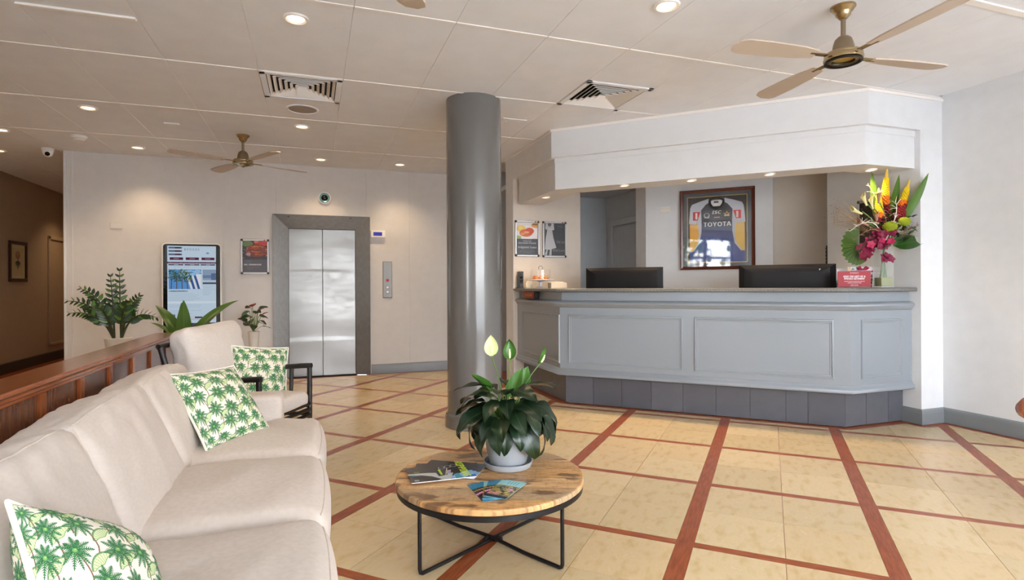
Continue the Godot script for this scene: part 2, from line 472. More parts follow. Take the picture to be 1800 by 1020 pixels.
	mat("lamp_glow", rgb(255, 240, 215), 0.5, 0.0, {"emission_enabled": true, "emission": rgb(255, 226, 178), "emission_energy_multiplier": 6.0})
	# leaves
	for k in 7:
		var base: Color = [rgb(34, 60, 36), rgb(25, 46, 30), rgb(84, 140, 52), rgb(36, 70, 28), rgb(84, 122, 38), rgb(96, 138, 48), rgb(52, 96, 34)][k]
		var p := Pic.new(64, 128, base)
		for y in 128:
			for x in 64:
				var s := absf(x - 31.5) / 32.0
				var band := fposmod((y / 128.0) * 15.0 + s * 3.4, 1.0)
				var c := base.lerp(Color(0.55, 0.72, 0.35), (0.16 if band < 0.2 else 0.0) + (0.35 if s < 0.05 else 0.0))
				p.im.set_pixel(x, y, c.darkened(0.1 * (1.0 - s) if k < 2 else 0.0))
		mat("leaf_%d" % k, Color(0.82, 0.82, 0.82), 0.3 if k != 4 else 0.4, 0.0, {"albedo_texture": p.tex(), "backlight_enabled": true, "backlight": Color(0.08, 0.1, 0.03)})
	mat("stem_green", rgb(88, 122, 52), 0.5)
	mat("stem_dark", rgb(54, 62, 36), 0.5)
	mat("spathe", rgb(232, 240, 176), 0.45, 0.0, {"backlight_enabled": true, "backlight": Color(0.3, 0.3, 0.15)})
	mat("anthurium_red", rgb(176, 44, 34), 0.25, 0.0, {"clearcoat_enabled": true})
	mat("berry_yellow", rgb(238, 206, 20), 0.5)
	mat("berry_orange", rgb(232, 120, 24), 0.5)
	mat("berry_red", rgb(130, 22, 34), 0.45)
	mat("spike_tip", rgb(226, 190, 84), 0.6)
	mat("protea", rgb(160, 176, 24), 0.7, 0.0, {"heightmap_enabled": true, "heightmap_texture": weave, "heightmap_scale": 0.4, "uv1_triplanar": true, "uv1_scale": Vector3(6, 6, 6)})
	mat("orchid", rgb(122, 6, 54), 0.5)
	mat("orchid_light", rgb(176, 16, 74), 0.5)
	mat("calla", rgb(224, 218, 160), 0.5)
	mat("calla_pink", rgb(170, 130, 110), 0.5)
	mat("twig_white", rgb(226, 220, 208), 0.7)
	mat("twig_brown", rgb(140, 110, 76), 0.7)
	mat("fan_leaf", rgb(72, 98, 36), 0.5)
	mat("vase_water", rgb(128, 130, 60), 0.2)
	mat("outside_green", rgb(70, 100, 52), 0.8)
	mat("outside_bark", rgb(96, 80, 64), 0.9)
	mat("outside_paving", rgb(234, 234, 232), 0.8)
	mat("window_metal", rgb(52, 54, 60), 0.4)
	paint_prints()

func picture_mat(key: String, p: Pic, rough := 0.4, opt := {}) -> void:
	var o := {"albedo_texture": p.tex(), "texture_repeat": false}
	o.merge(opt, true)
	mat(key, Color.WHITE, rough, 0.0, o)

func paint_prints() -> void:
	var r := RandomNumberGenerator.new()
	r.seed = 7
	# palm cloth
	var p := Pic.new(1024, 1024, rgb(240, 232, 216))
	var spots := []
	for j in 8:
		for i in 7:
			spots.append(Vector2((i + 0.5 * (j % 2)) * 162 + r.randf_range(-20, 20), (j + 0.3) * 134 + r.randf_range(-16, 16)))
	for s in spots:
		# a broad pale banana leaf, edged dark
		var c: Vector2 = s + Vector2(-70, 100)
		var up := PackedVector2Array(); var lo := PackedVector2Array()
		for k in 21:
			var a := PI * 1.02 + 1.95 * k / 20.0
			var w := 46.0 * sin(PI * (0.06 + 0.94 * k / 20.0))
			up.append(c + Vector2(cos(a), sin(a)) * 84); lo.append(c + Vector2(cos(a), sin(a)) * (84 - w))
		var both := up.duplicate(); var rev := lo.duplicate(); rev.reverse(); both.append_array(rev)
		p.poly(both, rgb(214, 224, 178))
		for k in 20:
			p.line(up[k], up[k + 1], 8, rgb(110, 146, 96))
			if k % 2 == 0: p.line(up[k], lo[k], 3, rgb(158, 186, 112))
			p.line(lo[k], lo[k + 1], 3, rgb(120, 160, 90))
	for s in spots:
		var prev: Vector2 = s
		for k in range(1, 10):
			var q: Vector2 = s + Vector2(30.0 * sin(k * 0.26), k * 18)
			p.line(prev, q, 7, rgb(118, 86, 70)); p.line(prev + Vector2(2, 0), q + Vector2(2, 0), 3, rgb(160, 126, 100))
			prev = q
	for s in spots:
		for k in 12:
			var a := TAU * k / 12.0 + r.randf_range(-0.1, 0.1)
			var ln := r.randf_range(58, 80)
			var last: Vector2 = s
			for i in range(1, 10):
				var t := i / 9.0
				var q: Vector2 = s + Vector2(cos(a), sin(a)) * ln * t + Vector2(0, 10 * t * t)
				var d: Vector2 = (q - last).normalized()
				var n := Vector2(-d.y, d.x)
				var w := 17.0 * sin(PI * minf(0.98, 0.2 + 0.75 * t))
				for sd in [-1.0, 1.0]:
					p.line(q, q + (d * 0.8 + n * sd).normalized() * w, 6, [rgb(44, 104, 62), rgb(62, 132, 78), rgb(30, 82, 48)][(k + i) % 3], 1.5)
				p.line(last, q, 5, rgb(58, 124, 72))
				last = q
		p.disc(s.x, s.y, 11, 10, rgb(116, 172, 96))
		p.disc(s.x + 2, s.y - 2, 5, 4, rgb(176, 200, 110))
	mat("palm_cloth", Color.WHITE, 0.85, 0.0, {"albedo_texture": p.tex(), "heightmap_enabled": true, "heightmap_texture": noise_tex(0.3, null, 256, FastNoiseLite.TYPE_SIMPLEX, 2, 70), "heightmap_scale": 0.02})
	# mango-wood boards of the table top: picture covers a 0.9 m square, boards run along x
	var n1 := FastNoiseLite.new(); n1.seed = 5; n1.frequency = 0.004; n1.fractal_octaves = 4
	var n2 := FastNoiseLite.new(); n2.seed = 8; n2.frequency = 0.03; n2.fractal_octaves = 3
	p = Pic.new(640, 640, Color.WHITE)
	for y in 640:
		for x in 640:
			var bd := y / 92
			var g := n1.get_noise_2d(x * 0.55 + bd * 917, y * 5.0 + bd * 331) * 0.5 + 0.5
			var f := n2.get_noise_2d(x * 0.5, y * 7.0 + bd * 77) * 0.5 + 0.5
			var c := rgb(196, 150, 98).lerp(rgb(232, 196, 146), smoothstep(0.2, 0.8, g))
			c = c.lerp(rgb(206, 150, 84), 0.5 * float(bd % 3 == 0))
			if bd == 1 or bd == 5: c = c.lerp(rgb(170, 150, 122), 0.75 * smoothstep(0.3, 0.55, g))
			c = c.lerp(rgb(132, 90, 54), 0.6 * smoothstep(0.55, 0.72, f))
			c = c.lerp(rgb(104, 76, 52), 0.75 * smoothstep(0.6, 0.74, n1.get_noise_2d(x * 1.3 + bd * 400, y * 3.0) * 0.5 + 0.5))
			c = c.darkened(0.05 * smoothstep(0.55, 0.75, n2.get_noise_2d(x * 3.0, y * 0.35 + 900) * 0.5 + 0.5))
			if y % 92 < 2: c = c.darkened(0.3)
			p.im.set_pixel(x, y, c)
	picture_mat("table_wood", p, 0.42)
	# table-top saw marks are fine relief
	M["table_wood"].heightmap_enabled = true
	M["table_wood"].heightmap_texture = noise_tex(0.1, null, 256, FastNoiseLite.TYPE_SIMPLEX, 2, 71)
	M["table_wood"].heightmap_scale = 0.03
	# touch-screen page
	p = Pic.new(450, 790, rgb(206, 226, 244))
	for k in 3: p.rect(12, 12 + 34 * k, 122, 16, rgb(92, 104, 128)); p.rect(70, 12 + 34 * k, 50, 16, rgb(74, 44, 66))
	p.disc(372, 72, 14, 9, rgb(120, 160, 200))
	for k in 3: p.rect(22 + 146 * k, 118, 122, 26, rgb(92, 42, 66)); p.rect(56 + 146 * k, 128, 50, 6, rgb(190, 160, 184))
	p.rect(0, 164, 450, 16, rgb(84, 40, 62))
	for k in 30: p.rect(12 + k * 14.6, 168, r.randf_range(4, 9), 8, rgb(176, 160, 190))
	for k in 3: p.rect(10 + 148 * k, 188, 136, 11, rgb(76, 40, 62)); p.rect(60 + 148 * k, 191, 40, 5, rgb(170, 180, 204))
	for k in 22: p.rect(16 + k * 19, 214, r.randf_range(6, 15), 3, rgb(150, 168, 190))
	p.rect(12, 242, 300, 200, rgb(96, 158, 226))
	for k in 60: p.disc(r.randf_range(110, 300), r.randf_range(250, 310), r.randf_range(8, 24), r.randf_range(4, 9), rgb(168, 206, 240))
	for k in 5:
		p.poly(PackedVector2Array([Vector2(176 + 22 * k, 316 - 4 * k), Vector2(194 + 22 * k, 312 - 4 * k), Vector2(238 + 22 * k, 441), Vector2(212 + 22 * k, 441)]), rgb(232, 238, 246) if k % 2 == 0 else rgb(60, 96, 160))
	p.poly(PackedVector2Array([Vector2(258, 290), Vector2(311, 290), Vector2(311, 400), Vector2(290, 400)]), rgb(238, 242, 248))
	for k in 4: p.line(Vector2(40 + 46 * k, 310), Vector2(34 + 50 * k, 441), 8, rgb(104, 84, 62))
	for k in 420:
		var t := r.randi() % 4
		var a := r.randf() * TAU
		var q := Vector2(44 + 48 * t + r.randf_range(-32, 32), (282 if t % 2 == 0 else 306) + r.randf_range(-36, 60))
		p.line(q, q + Vector2(cos(a), sin(a)) * 20, 4, [rgb(38, 66, 36), rgb(62, 92, 42), rgb(28, 48, 34), rgb(122, 146, 62)][k % 4], 1)
	p.rect(324, 242, 126, 150, rgb(150, 172, 200))
	p.rect(324, 300, 126, 30, rgb(116, 140, 176)); p.rect(404, 280, 46, 70, rgb(98, 120, 158)); p.rect(324, 350, 126, 30, rgb(196, 212, 232)); p.rect(324, 374, 126, 18, rgb(70, 84, 110))
	p.rect(14, 456, 172, 14, rgb(150, 172, 196))
	for k in 9: p.rect(14, 486 + k * 17, r.randf_range(170, 300), 3, rgb(168, 190, 214))
	p.rect(0, 568, 450, 22, rgb(226, 240, 252))
	for k in 6: p.rect(326, 410 + k * 18, r.randf_range(60, 116), 3, rgb(160, 182, 206))
	for k in 6: p.rect(14, 660 + k * 16, r.randf_range(120, 300), 3, rgb(168, 190, 214))
	p.rect(10, 700, 60, 40, rgb(96, 116, 150)); p.rect(250, 726, 70, 16, rgb(60, 72, 84)); p.rect(10, 748, 430, 10, rgb(222, 190, 200))
	picture_mat("touch_page", p, 0.4, {"metallic_specular": 0.2})
	var pg: StandardMaterial3D = M["touch_page"]
	pg.emission_enabled = true; pg.emission_texture = pg.albedo_texture; pg.emission_energy_multiplier = 0.72
	pg.albedo_color = Color(0.25, 0.25, 0.25)
	pg.emission = Color.BLACK
	# posters
	p = Pic.new(200, 290, rgb(88, 86, 92))
	p.rect(0, 0, 200, 170, rgb(60, 50, 56))
	p.disc(40, 30, 46, 26, rgb(112, 132, 84)); p.disc(150, 20, 56, 34, rgb(196, 62, 56)); p.disc(110, 12, 18, 10, rgb(226, 130, 120))
	p.disc(112, 92, 84, 56, rgb(120, 58, 44))
	for k in 46:
		var q := Vector2(r.randf_range(40, 186), r.randf_range(50, 140))
		p.line(q, q + Vector2(r.randf_range(20, 44), r.randf_range(-8, 8)), r.randf_range(5, 11), [rgb(186, 82, 48), rgb(214, 130, 66), rgb(116, 48, 40), rgb(150, 66, 60)][k % 4], 3)
	p.disc(50, 122, 18, 14, rgb(188, 140, 140))
	for k in 12: p.disc(r.randf_range(4, 60), r.randf_range(60, 160), 5, 4, rgb(150, 150, 156))
	p.blur(2)
	p.rect(0, 172, 200, 118, rgb(86, 84, 92))
	picture_mat("poster_grill", p, 0.3)
	p = Pic.new(200, 290, rgb(84, 86, 88))
	p.rect(0, 0, 200, 146, rgb(236, 230, 226))
	p.disc(96, 92, 100, 62, rgb(246, 244, 242))
	p.disc(46, 58, 40, 28, rgb(238, 204, 110)); p.disc(40, 54, 20, 12, rgb(246, 220, 140))
	p.disc(90, 96, 58, 32, rgb(226, 112, 62)); p.disc(122, 78, 40, 28, rgb(222, 92, 58)); p.disc(96, 90, 24, 10, rgb(246, 180, 130)); p.disc(60, 104, 20, 10, rgb(240, 160, 96))
	p.disc(18, 134, 30, 14, rgb(166, 186, 110)); p.disc(178, 28, 40, 22, rgb(232, 160, 88)); p.disc(176, 20, 34, 7, rgb(120, 96, 60))
	p.blur(2)
	p.rect(0, 148, 200, 142, rgb(80, 82, 86))
	picture_mat("poster_dish", p, 0.3)
	p = Pic.new(200, 290, rgb(70, 70, 74))
	for k in 20: p.rect(90 + k * 6, 0, 2, 220, rgb(60, 60, 64))
	p.rect(0, 0, 16, 290, rgb(120, 120, 122))
	p.disc(56, 24, 17, 16, rgb(90, 88, 88))
	p.poly(PackedVector2Array([Vector2(22, 0), Vector2(92, 0), Vector2(98, 62), Vector2(78, 66), Vector2(74, 46), Vector2(40, 46), Vector2(28, 66), Vector2(16, 50)]), rgb(186, 186, 188))
	p.disc(56, 16, 16, 18, rgb(84, 82, 84))
	p.poly(PackedVector2Array([Vector2(38, 48), Vector2(76, 48), Vector2(90, 130), Vector2(116, 216), Vector2(58, 234), Vector2(12, 232), Vector2(22, 130)]), rgb(204, 204, 206))
	for k in 7: p.line(Vector2(44 + k * 5, 60), Vector2(22 + k * 14, 226), 3, rgb(168, 168, 172))
	p.poly(PackedVector2Array([Vector2(28, 232), Vector2(40, 232), Vector2(30, 284), Vector2(12, 276)]), rgb(188, 188, 190))
	p.poly(PackedVector2Array([Vector2(58, 232), Vector2(74, 230), Vector2(72, 284), Vector2(50, 284)]), rgb(192, 192, 194))
	picture_mat("poster_dance", p, 0.3)
	p = Pic.new(200, 290, rgb(54, 48, 46))
	for k in 40: p.disc(r.randf_range(0, 200), r.randf_range(0, 160), r.randf_range(6, 20), r.randf_range(6, 20), [rgb(40, 34, 34), rgb(84, 74, 70), rgb(60, 52, 50), rgb(110, 100, 96)][k % 4])
	p.blur(2)
	picture_mat("poster_dark", p, 0.3)
	# botanical print
	p = Pic.new(150, 290, rgb(206, 186, 140))
	p.rect(18, 30, 114, 230, rgb(196, 176, 130))
	p.disc(75, 90, 24, 36, rgb(150, 110, 84)); p.disc(75, 76, 16, 22, rgb(170, 128, 100))
	for k in 10:
		var a := PI * (0.05 + 0.1 * k)
		p.line(Vector2(75, 140), Vector2(75, 150) + Vector2(cos(a), sin(a) * 1.4) * 36, 12, rgb(44, 50, 34), 2)
	p.line(Vector2(75, 120), Vector2(75, 215), 4, rgb(70, 66, 40))
	picture_mat("botanical", p, 0.5)
	# magazine cover, upright: title along the top
	p = Pic.new(210, 290, rgb(38, 36, 38))
	p.poly(PackedVector2Array([Vector2(210, 0), Vector2(210, 170), Vector2(150, 70), Vector2(120, 40), Vector2(120, 0)]), rgb(150, 190, 226))
	p.poly(PackedVector2Array([Vector2(210, 0), Vector2(176, 0), Vector2(190, 40), Vector2(210, 52)]), rgb(56, 116, 192))
	p.poly(PackedVector2Array([Vector2(210, 60), Vector2(210, 92), Vector2(150, 92), Vector2(140, 70)]), rgb(80, 160, 176))
	p.poly(PackedVector2Array([Vector2(130, 90), Vector2(210, 118), Vector2(206, 150), Vector2(150, 190), Vector2(120, 236), Vector2(110, 290), Vector2(90, 290), Vector2(98, 200)]), rgb(196, 200, 200))
	p.poly(PackedVector2Array([Vector2(112, 236), Vector2(128, 236), Vector2(122, 276), Vector2(108, 280)]), rgb(70, 150, 206))
	p.poly(PackedVector2Array([Vector2(40, 110), Vector2(150, 120), Vector2(160, 160), Vector2(60, 170)]), rgb(28, 26, 28))
	p.poly(PackedVector2Array([Vector2(66, 140), Vector2(140, 140), Vector2(142, 150), Vector2(66, 152)]), rgb(176, 208, 40))
	p.poly(PackedVector2Array([Vector2(84, 92), Vector2(140, 104), Vector2(130, 124), Vector2(90, 116)]), rgb(176, 168, 190))
	p.line(Vector2(30, 100), Vector2(150, 128), 5, rgb(190, 186, 160))
	for k in 3: p.disc(28 + k * 10, 70 + k * 30, 22, 16, rgb(150, 150, 154)); p.disc(28 + k * 10, 70 + k * 30, 17, 11, rgb(20, 20, 22))
	p.line(Vector2(24, 120), Vector2(60, 260), 9, rgb(64, 62, 64))
	for k in 6: p.rect(70 + k * 9 - k % 2 * 4, 236, 4, 26, rgb(150, 164, 60) if k < 4 else rgb(200, 200, 196))
	for k in 4: p.rect(180 + 6 * k - 4, 252, 3, 20, rgb(200, 200, 200))
	picture_mat("magazine_cover", p, 0.16)
	p = Pic.new(100, 210, rgb(60, 136, 166))
	p.rect(34, 14, 5, 40, rgb(166, 206, 224)); p.rect(54, 14, 4, 34, rgb(150, 196, 216))
	p.rect(0, 64, 100, 146, rgb(74, 48, 54))
	for k in 60: p.disc(r.randf_range(4, 96), r.randf_range(70, 180), r.randf_range(3, 10), r.randf_range(3, 12), [rgb(196, 112, 152), rgb(226, 156, 186), rgb(96, 60, 66), rgb(150, 140, 80), rgb(60, 52, 60)][k % 5])
	p.rect(0, 184, 100, 26, rgb(38, 44, 66))
	picture_mat("leaflet_pink", p, 0.2)
	p = Pic.new(100, 210, rgb(148, 206, 206))
	for k in 4: p.rect(26 + k * 14, 12, 4, 36, rgb(92, 160, 178))
	p.rect(0, 64, 100, 146, rgb(150, 130, 70))
	for k in 70: p.disc(r.randf_range(4, 96), r.randf_range(70, 180), r.randf_range(3, 12), r.randf_range(3, 10), [rgb(52, 50, 40), rgb(186, 168, 76), rgb(206, 130, 160), rgb(120, 130, 60), rgb(38, 36, 44)][k % 5])
	p.rect(0, 184, 100, 26, rgb(34, 44, 70))
	picture_mat("leaflet_mint", p, 0.2)
	# photo lid of the gift box
	p = Pic.new(130, 110, rgb(214, 216, 224))
	for k in 30: p.disc(r.randf_range(0, 60), r.randf_range(0, 40), r.randf_range(3, 9), r.randf_range(2, 6), [rgb(60, 66, 70), rgb(120, 130, 140), rgb(190, 196, 200)][k % 3])
	p.rect(0, 70, 130, 40, rgb(130, 140, 152)); p.rect(0, 84, 130, 26, rgb(70, 74, 84))
	picture_mat("gift_print", p, 0.3)
	# football shirt: 0.64 x 0.76 m
	p = Pic.new(512, 608, rgb(34, 58, 118))
	for y in 608:
		p.rect(0, y, 512, 1, rgb(34, 38, 52).lerp(rgb(36, 66, 140), smoothstep(150, 420, y)))
	p.poly(PackedVector2Array([Vector2(0, 226), Vector2(80, 222), Vector2(97, 300), Vector2(99, 358), Vector2(85, 435), Vector2(46, 504), Vector2(0, 508)]), rgb(244, 180, 36))
	p.poly(PackedVector2Array([Vector2(512, 226), Vector2(432, 222), Vector2(415, 300), Vector2(413, 358), Vector2(427, 435), Vector2(466, 504), Vector2(512, 508)]), rgb(238, 196, 84))
	for sd in 2:
		var mir := func(v: Vector2) -> Vector2: return v if sd == 0 else Vector2(512 - v.x, v.y)
		var q := PackedVector2Array()
		for v in [Vector2(119, 110), Vector2(124, 230), Vector2(123, 323), Vector2(104, 435), Vector2(50, 506), Vector2(44, 506), Vector2(85, 435), Vector2(99, 358), Vector2(97, 300), Vector2(80, 222)]: q.append(mir.call(v))
		p.poly(q, rgb(206, 208, 216))
	for k in 150:
		var c := Vector2(r.randf_range(130, 380), r.randf_range(320, 500))
		p.line(c, c + Vector2(r.randf_range(-26, 26), r.randf_range(-14, 14)), 1.5, rgb(70, 100, 168))
	p.disc(170, 176, 26, 24, rgb(206, 206, 206)); p.disc(170, 172, 18, 16, rgb(60, 62, 70)); p.rect(150, 192, 42, 10, rgb(206, 206, 206))
	p.rect(232, 192, 52, 8, rgb(226, 190, 170))
	var star := PackedVector2Array()
	for k in 10: star.append(Vector2(344, 170) + Vector2(sin(k * PI / 5), -cos(k * PI / 5)) * (32 if k % 2 == 0 else 13))
	p.poly(star, rgb(226, 178, 60)); p.disc(344, 180, 26, 7, rgb(236, 226, 200)); p.disc(344, 168, 9, 8, rgb(52, 40, 34))
	p.rect(60, 520, 66, 26, rgb(38, 38, 42)); p.rect(70, 530, 46, 5, rgb(150, 150, 150))
	picture_mat("shirt_body", p, 0.7)
	p = Pic.new(200, 200, rgb(206, 208, 218))
	p.poly(PackedVector2Array([Vector2(60, 96), Vector2(140, 96), Vector2(140, 160), Vector2(60, 160)]), rgb(222, 40, 36))
	p.poly(PackedVector2Array([Vector2(90, 104), Vector2(112, 104), Vector2(112, 152), Vector2(90, 152)]), rgb(236, 226, 226))
	picture_mat("shirt_sleeve", p, 0.7)

func _ready() -> void:
	# camera: 1.2 m up, turned 19.5 degrees to the right of the lift-wall axis, a touch of roll, lens shifted
	var cam := Camera3D.new()
	cam.name = "camera"
	cam.projection = Camera3D.PROJECTION_FRUSTUM
	cam.near = 0.05; cam.far = 200.0
	cam.size = 1020.0 / 991.0 * cam.near
	cam.frustum_offset = Vector2(0, -7.5 / 991.0 * cam.near)
	add_child(cam)
	cam.position = Vector3(0, 1.2, 0)
	cam.basis = Basis(Vector3.UP, deg_to_rad(-19.5)) * Basis(Vector3.BACK, -0.005)
	cam.current = true
	# daylight: an even bright sky seen through the windows behind and to the left of the camera
	var sky := ProceduralSkyMaterial.new()
	sky.sky_top_color = rgb(218, 229, 247); sky.sky_horizon_color = rgb(242, 244, 247)
	sky.ground_bottom_color = rgb(146, 150, 152); sky.ground_horizon_color = rgb(200, 202, 200)
	sky.sky_energy_multiplier = 1.0; sky.ground_energy_multiplier = 0.7
	var env := Environment.new()
	env.background_mode = Environment.BG_SKY
	env.sky = Sky.new(); env.sky.sky_material = sky
	env.background_energy_multiplier = SKY_POWER
	env.tonemap_mode = Environment.TONE_MAPPER_LINEAR
	env.tonemap_exposure = EXPOSURE
	env.sdfgi_enabled = true; env.ssao_enabled = true; env.ssil_enabled = true
	var we := WorldEnvironment.new()
	we.name = "world_environment"; we.environment = env
	add_child(we)
	rng.seed = 12345
	make_materials()
	build_shell()
	build_floor()
	build_ceiling()
	build_reception()
	build_lift_wall()
	build_fittings()
	build_furniture()
	build_table_things()
	build_counter_things()
	build_plants()
	build_bouquet()
	build_outside()

const SKY_POWER := 22.0
const EXPOSURE := 0.89
const SPOT := 1.1

func wallbox(parent: Node, n: String, u0: float, u1: float, v0: float, v1: float, h0: float, h1: float, m: String) -> MeshInstance3D:
	var b := MB.new()
	b.box(Vector3((u0 + u1) / 2, (h0 + h1) / 2, -(v0 + v1) / 2), Vector3(u1 - u0, h1 - h0, v1 - v0))
	return obj(n, b, M[m], parent)

func build_shell() -> void:
	# right wall
	var w: Node3D = wallbox(null, "wall_right", 5.15, 5.35, -2.7, 3.5, -0.1, CEIL + 0.1, "wall_white")
	tag(w, "plain white side wall at the right of the lobby, above a grey skirting", "wall", "", "structure")
	# corridor wall far left, with windows nearer the front
	w = thing("wall_left", "dim cream wall of the corridor at the far left, beyond the low wooden partition", "wall", Vector3.ZERO, 0.0, "", "structure")
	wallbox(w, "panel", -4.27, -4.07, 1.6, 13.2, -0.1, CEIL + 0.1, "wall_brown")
	wallbox(w, "panel", -4.27, -4.07, -2.7, 1.6, -0.1, 0.25, "wall_cream")
	wallbox(w, "panel", -4.27, -4.07, -2.7, 1.6, 2.6, CEIL + 0.1, "wall_cream")
	wallbox(w, "panel", -4.27, -4.07, -2.7, -2.3, 0.25, 2.6, "wall_cream")
	wallbox(w, "panel", -4.27, -4.07, -0.3, 1.6, 0.25, 2.6, "wall_cream")
	var b := MB.new()
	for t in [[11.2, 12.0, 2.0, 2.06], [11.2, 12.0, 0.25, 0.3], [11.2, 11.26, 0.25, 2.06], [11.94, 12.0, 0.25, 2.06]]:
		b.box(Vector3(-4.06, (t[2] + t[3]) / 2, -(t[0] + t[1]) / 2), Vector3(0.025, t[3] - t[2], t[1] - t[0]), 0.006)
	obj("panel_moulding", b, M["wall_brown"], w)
	w = wallbox(null, "wall_far", -4.27, -2.5, 13.0, 13.2, -0.1, CEIL + 0.1, "wall_cream")
	tag(w, "end wall of the dim corridor past the lift wall", "wall", "", "structure")
	w = wallbox(null, "wall_corridor", -2.72, -2.6, 8.09, 13.0, -0.1, CEIL + 0.1, "wall_cream")
	tag(w, "corridor side wall running back from the corner of the lift wall", "wall", "", "structure")
	# window wall behind the camera
	w = thing("wall_front", "window wall of the lobby opposite the lift", "wall", Vector3.ZERO, 0.0, "", "structure")
	wallbox(w, "panel", -4.27, 5.35, -2.7, -2.5, -0.1, 0.25, "wall_white")
	wallbox(w, "panel", -4.27, 5.35, -2.7, -2.5, 2.6, CEIL + 0.1, "wall_white")
	wallbox(w, "panel", -4.27, 0.0, -2.7, -2.5, 0.25, 2.6, "wall_white")
	wallbox(w, "panel", 4.9, 5.35, -2.7, -2.5, 0.25, 2.6, "wall_white")
	# windows: metal frame and panes
	for side in 2:
		var n := 4 if side == 0 else 2
		var len := 4.9 if side == 0 else 2.0
		var o := thing("window_%d" % (side + 1), ["wide window in dark metal frames along the front wall", "window in dark metal frames in the left wall near the front"][side], "window", P(2.45, -2.6) if side == 0 else P(-4.17, -1.3), 0.0 if side == 0 else 90.0, "", "structure")
		b = MB.new()
		for k in n + 1: b.box(Vector3(-len / 2 + len * k / n, 1.425, 0), Vector3(0.07, 2.35, 0.08), 0.006)
		for h in [0.285, 2.0, 2.565]: b.box(Vector3(0, h, 0), Vector3(len, 0.07, 0.07), 0.006)
		obj("window_frame", b, M["window_metal"], o)
		b = MB.new(); b.box(Vector3(0, 1.425, 0), Vector3(len, 2.3, 0.006))
		obj("pane", b, M["glass"], o)
	# skirtings
	var prof := [[0.0, 0.0], [0.018, 0.0], [0.018, 0.092], [0.013, 0.1], [0.013, 0.112], [0.008, 0.125], [0.0, 0.13]]
	b = MB.new()
	b.sweep([Vector2(4.88, 3.52), Vector2(4.88, 3.36), Vector2(5.15, 3.36), Vector2(5.15, -2.5)], prof)
	tag(obj("baseboard_right", b, M["base_paint"]), "grey moulded skirting along the white wall at the right of the counter", "skirting", "", "structure")
	b = MB.new()
	b.sweep([Vector2(0.76, 7.93), Vector2(2.45, 7.93)], prof)
	b.sweep([Vector2(-2.72, 7.93), Vector2(-0.49, 7.93)], prof)
	tag(obj("baseboard_back", b, M["base_paint"]), "grey skirting at the foot of the lift wall", "skirting", "", "structure")
	b = MB.new()
	b.sweep([Vector2(-4.07, 1.6), Vector2(-4.07, 13.0)], [[0.0, 0.0], [0.02, 0.0], [0.02, 0.14], [0.0, 0.15]])
	tag(obj("baseboard_left", b, M["dark_base"]), "dark brown skirting along the corridor wall", "skirting", "", "structure")

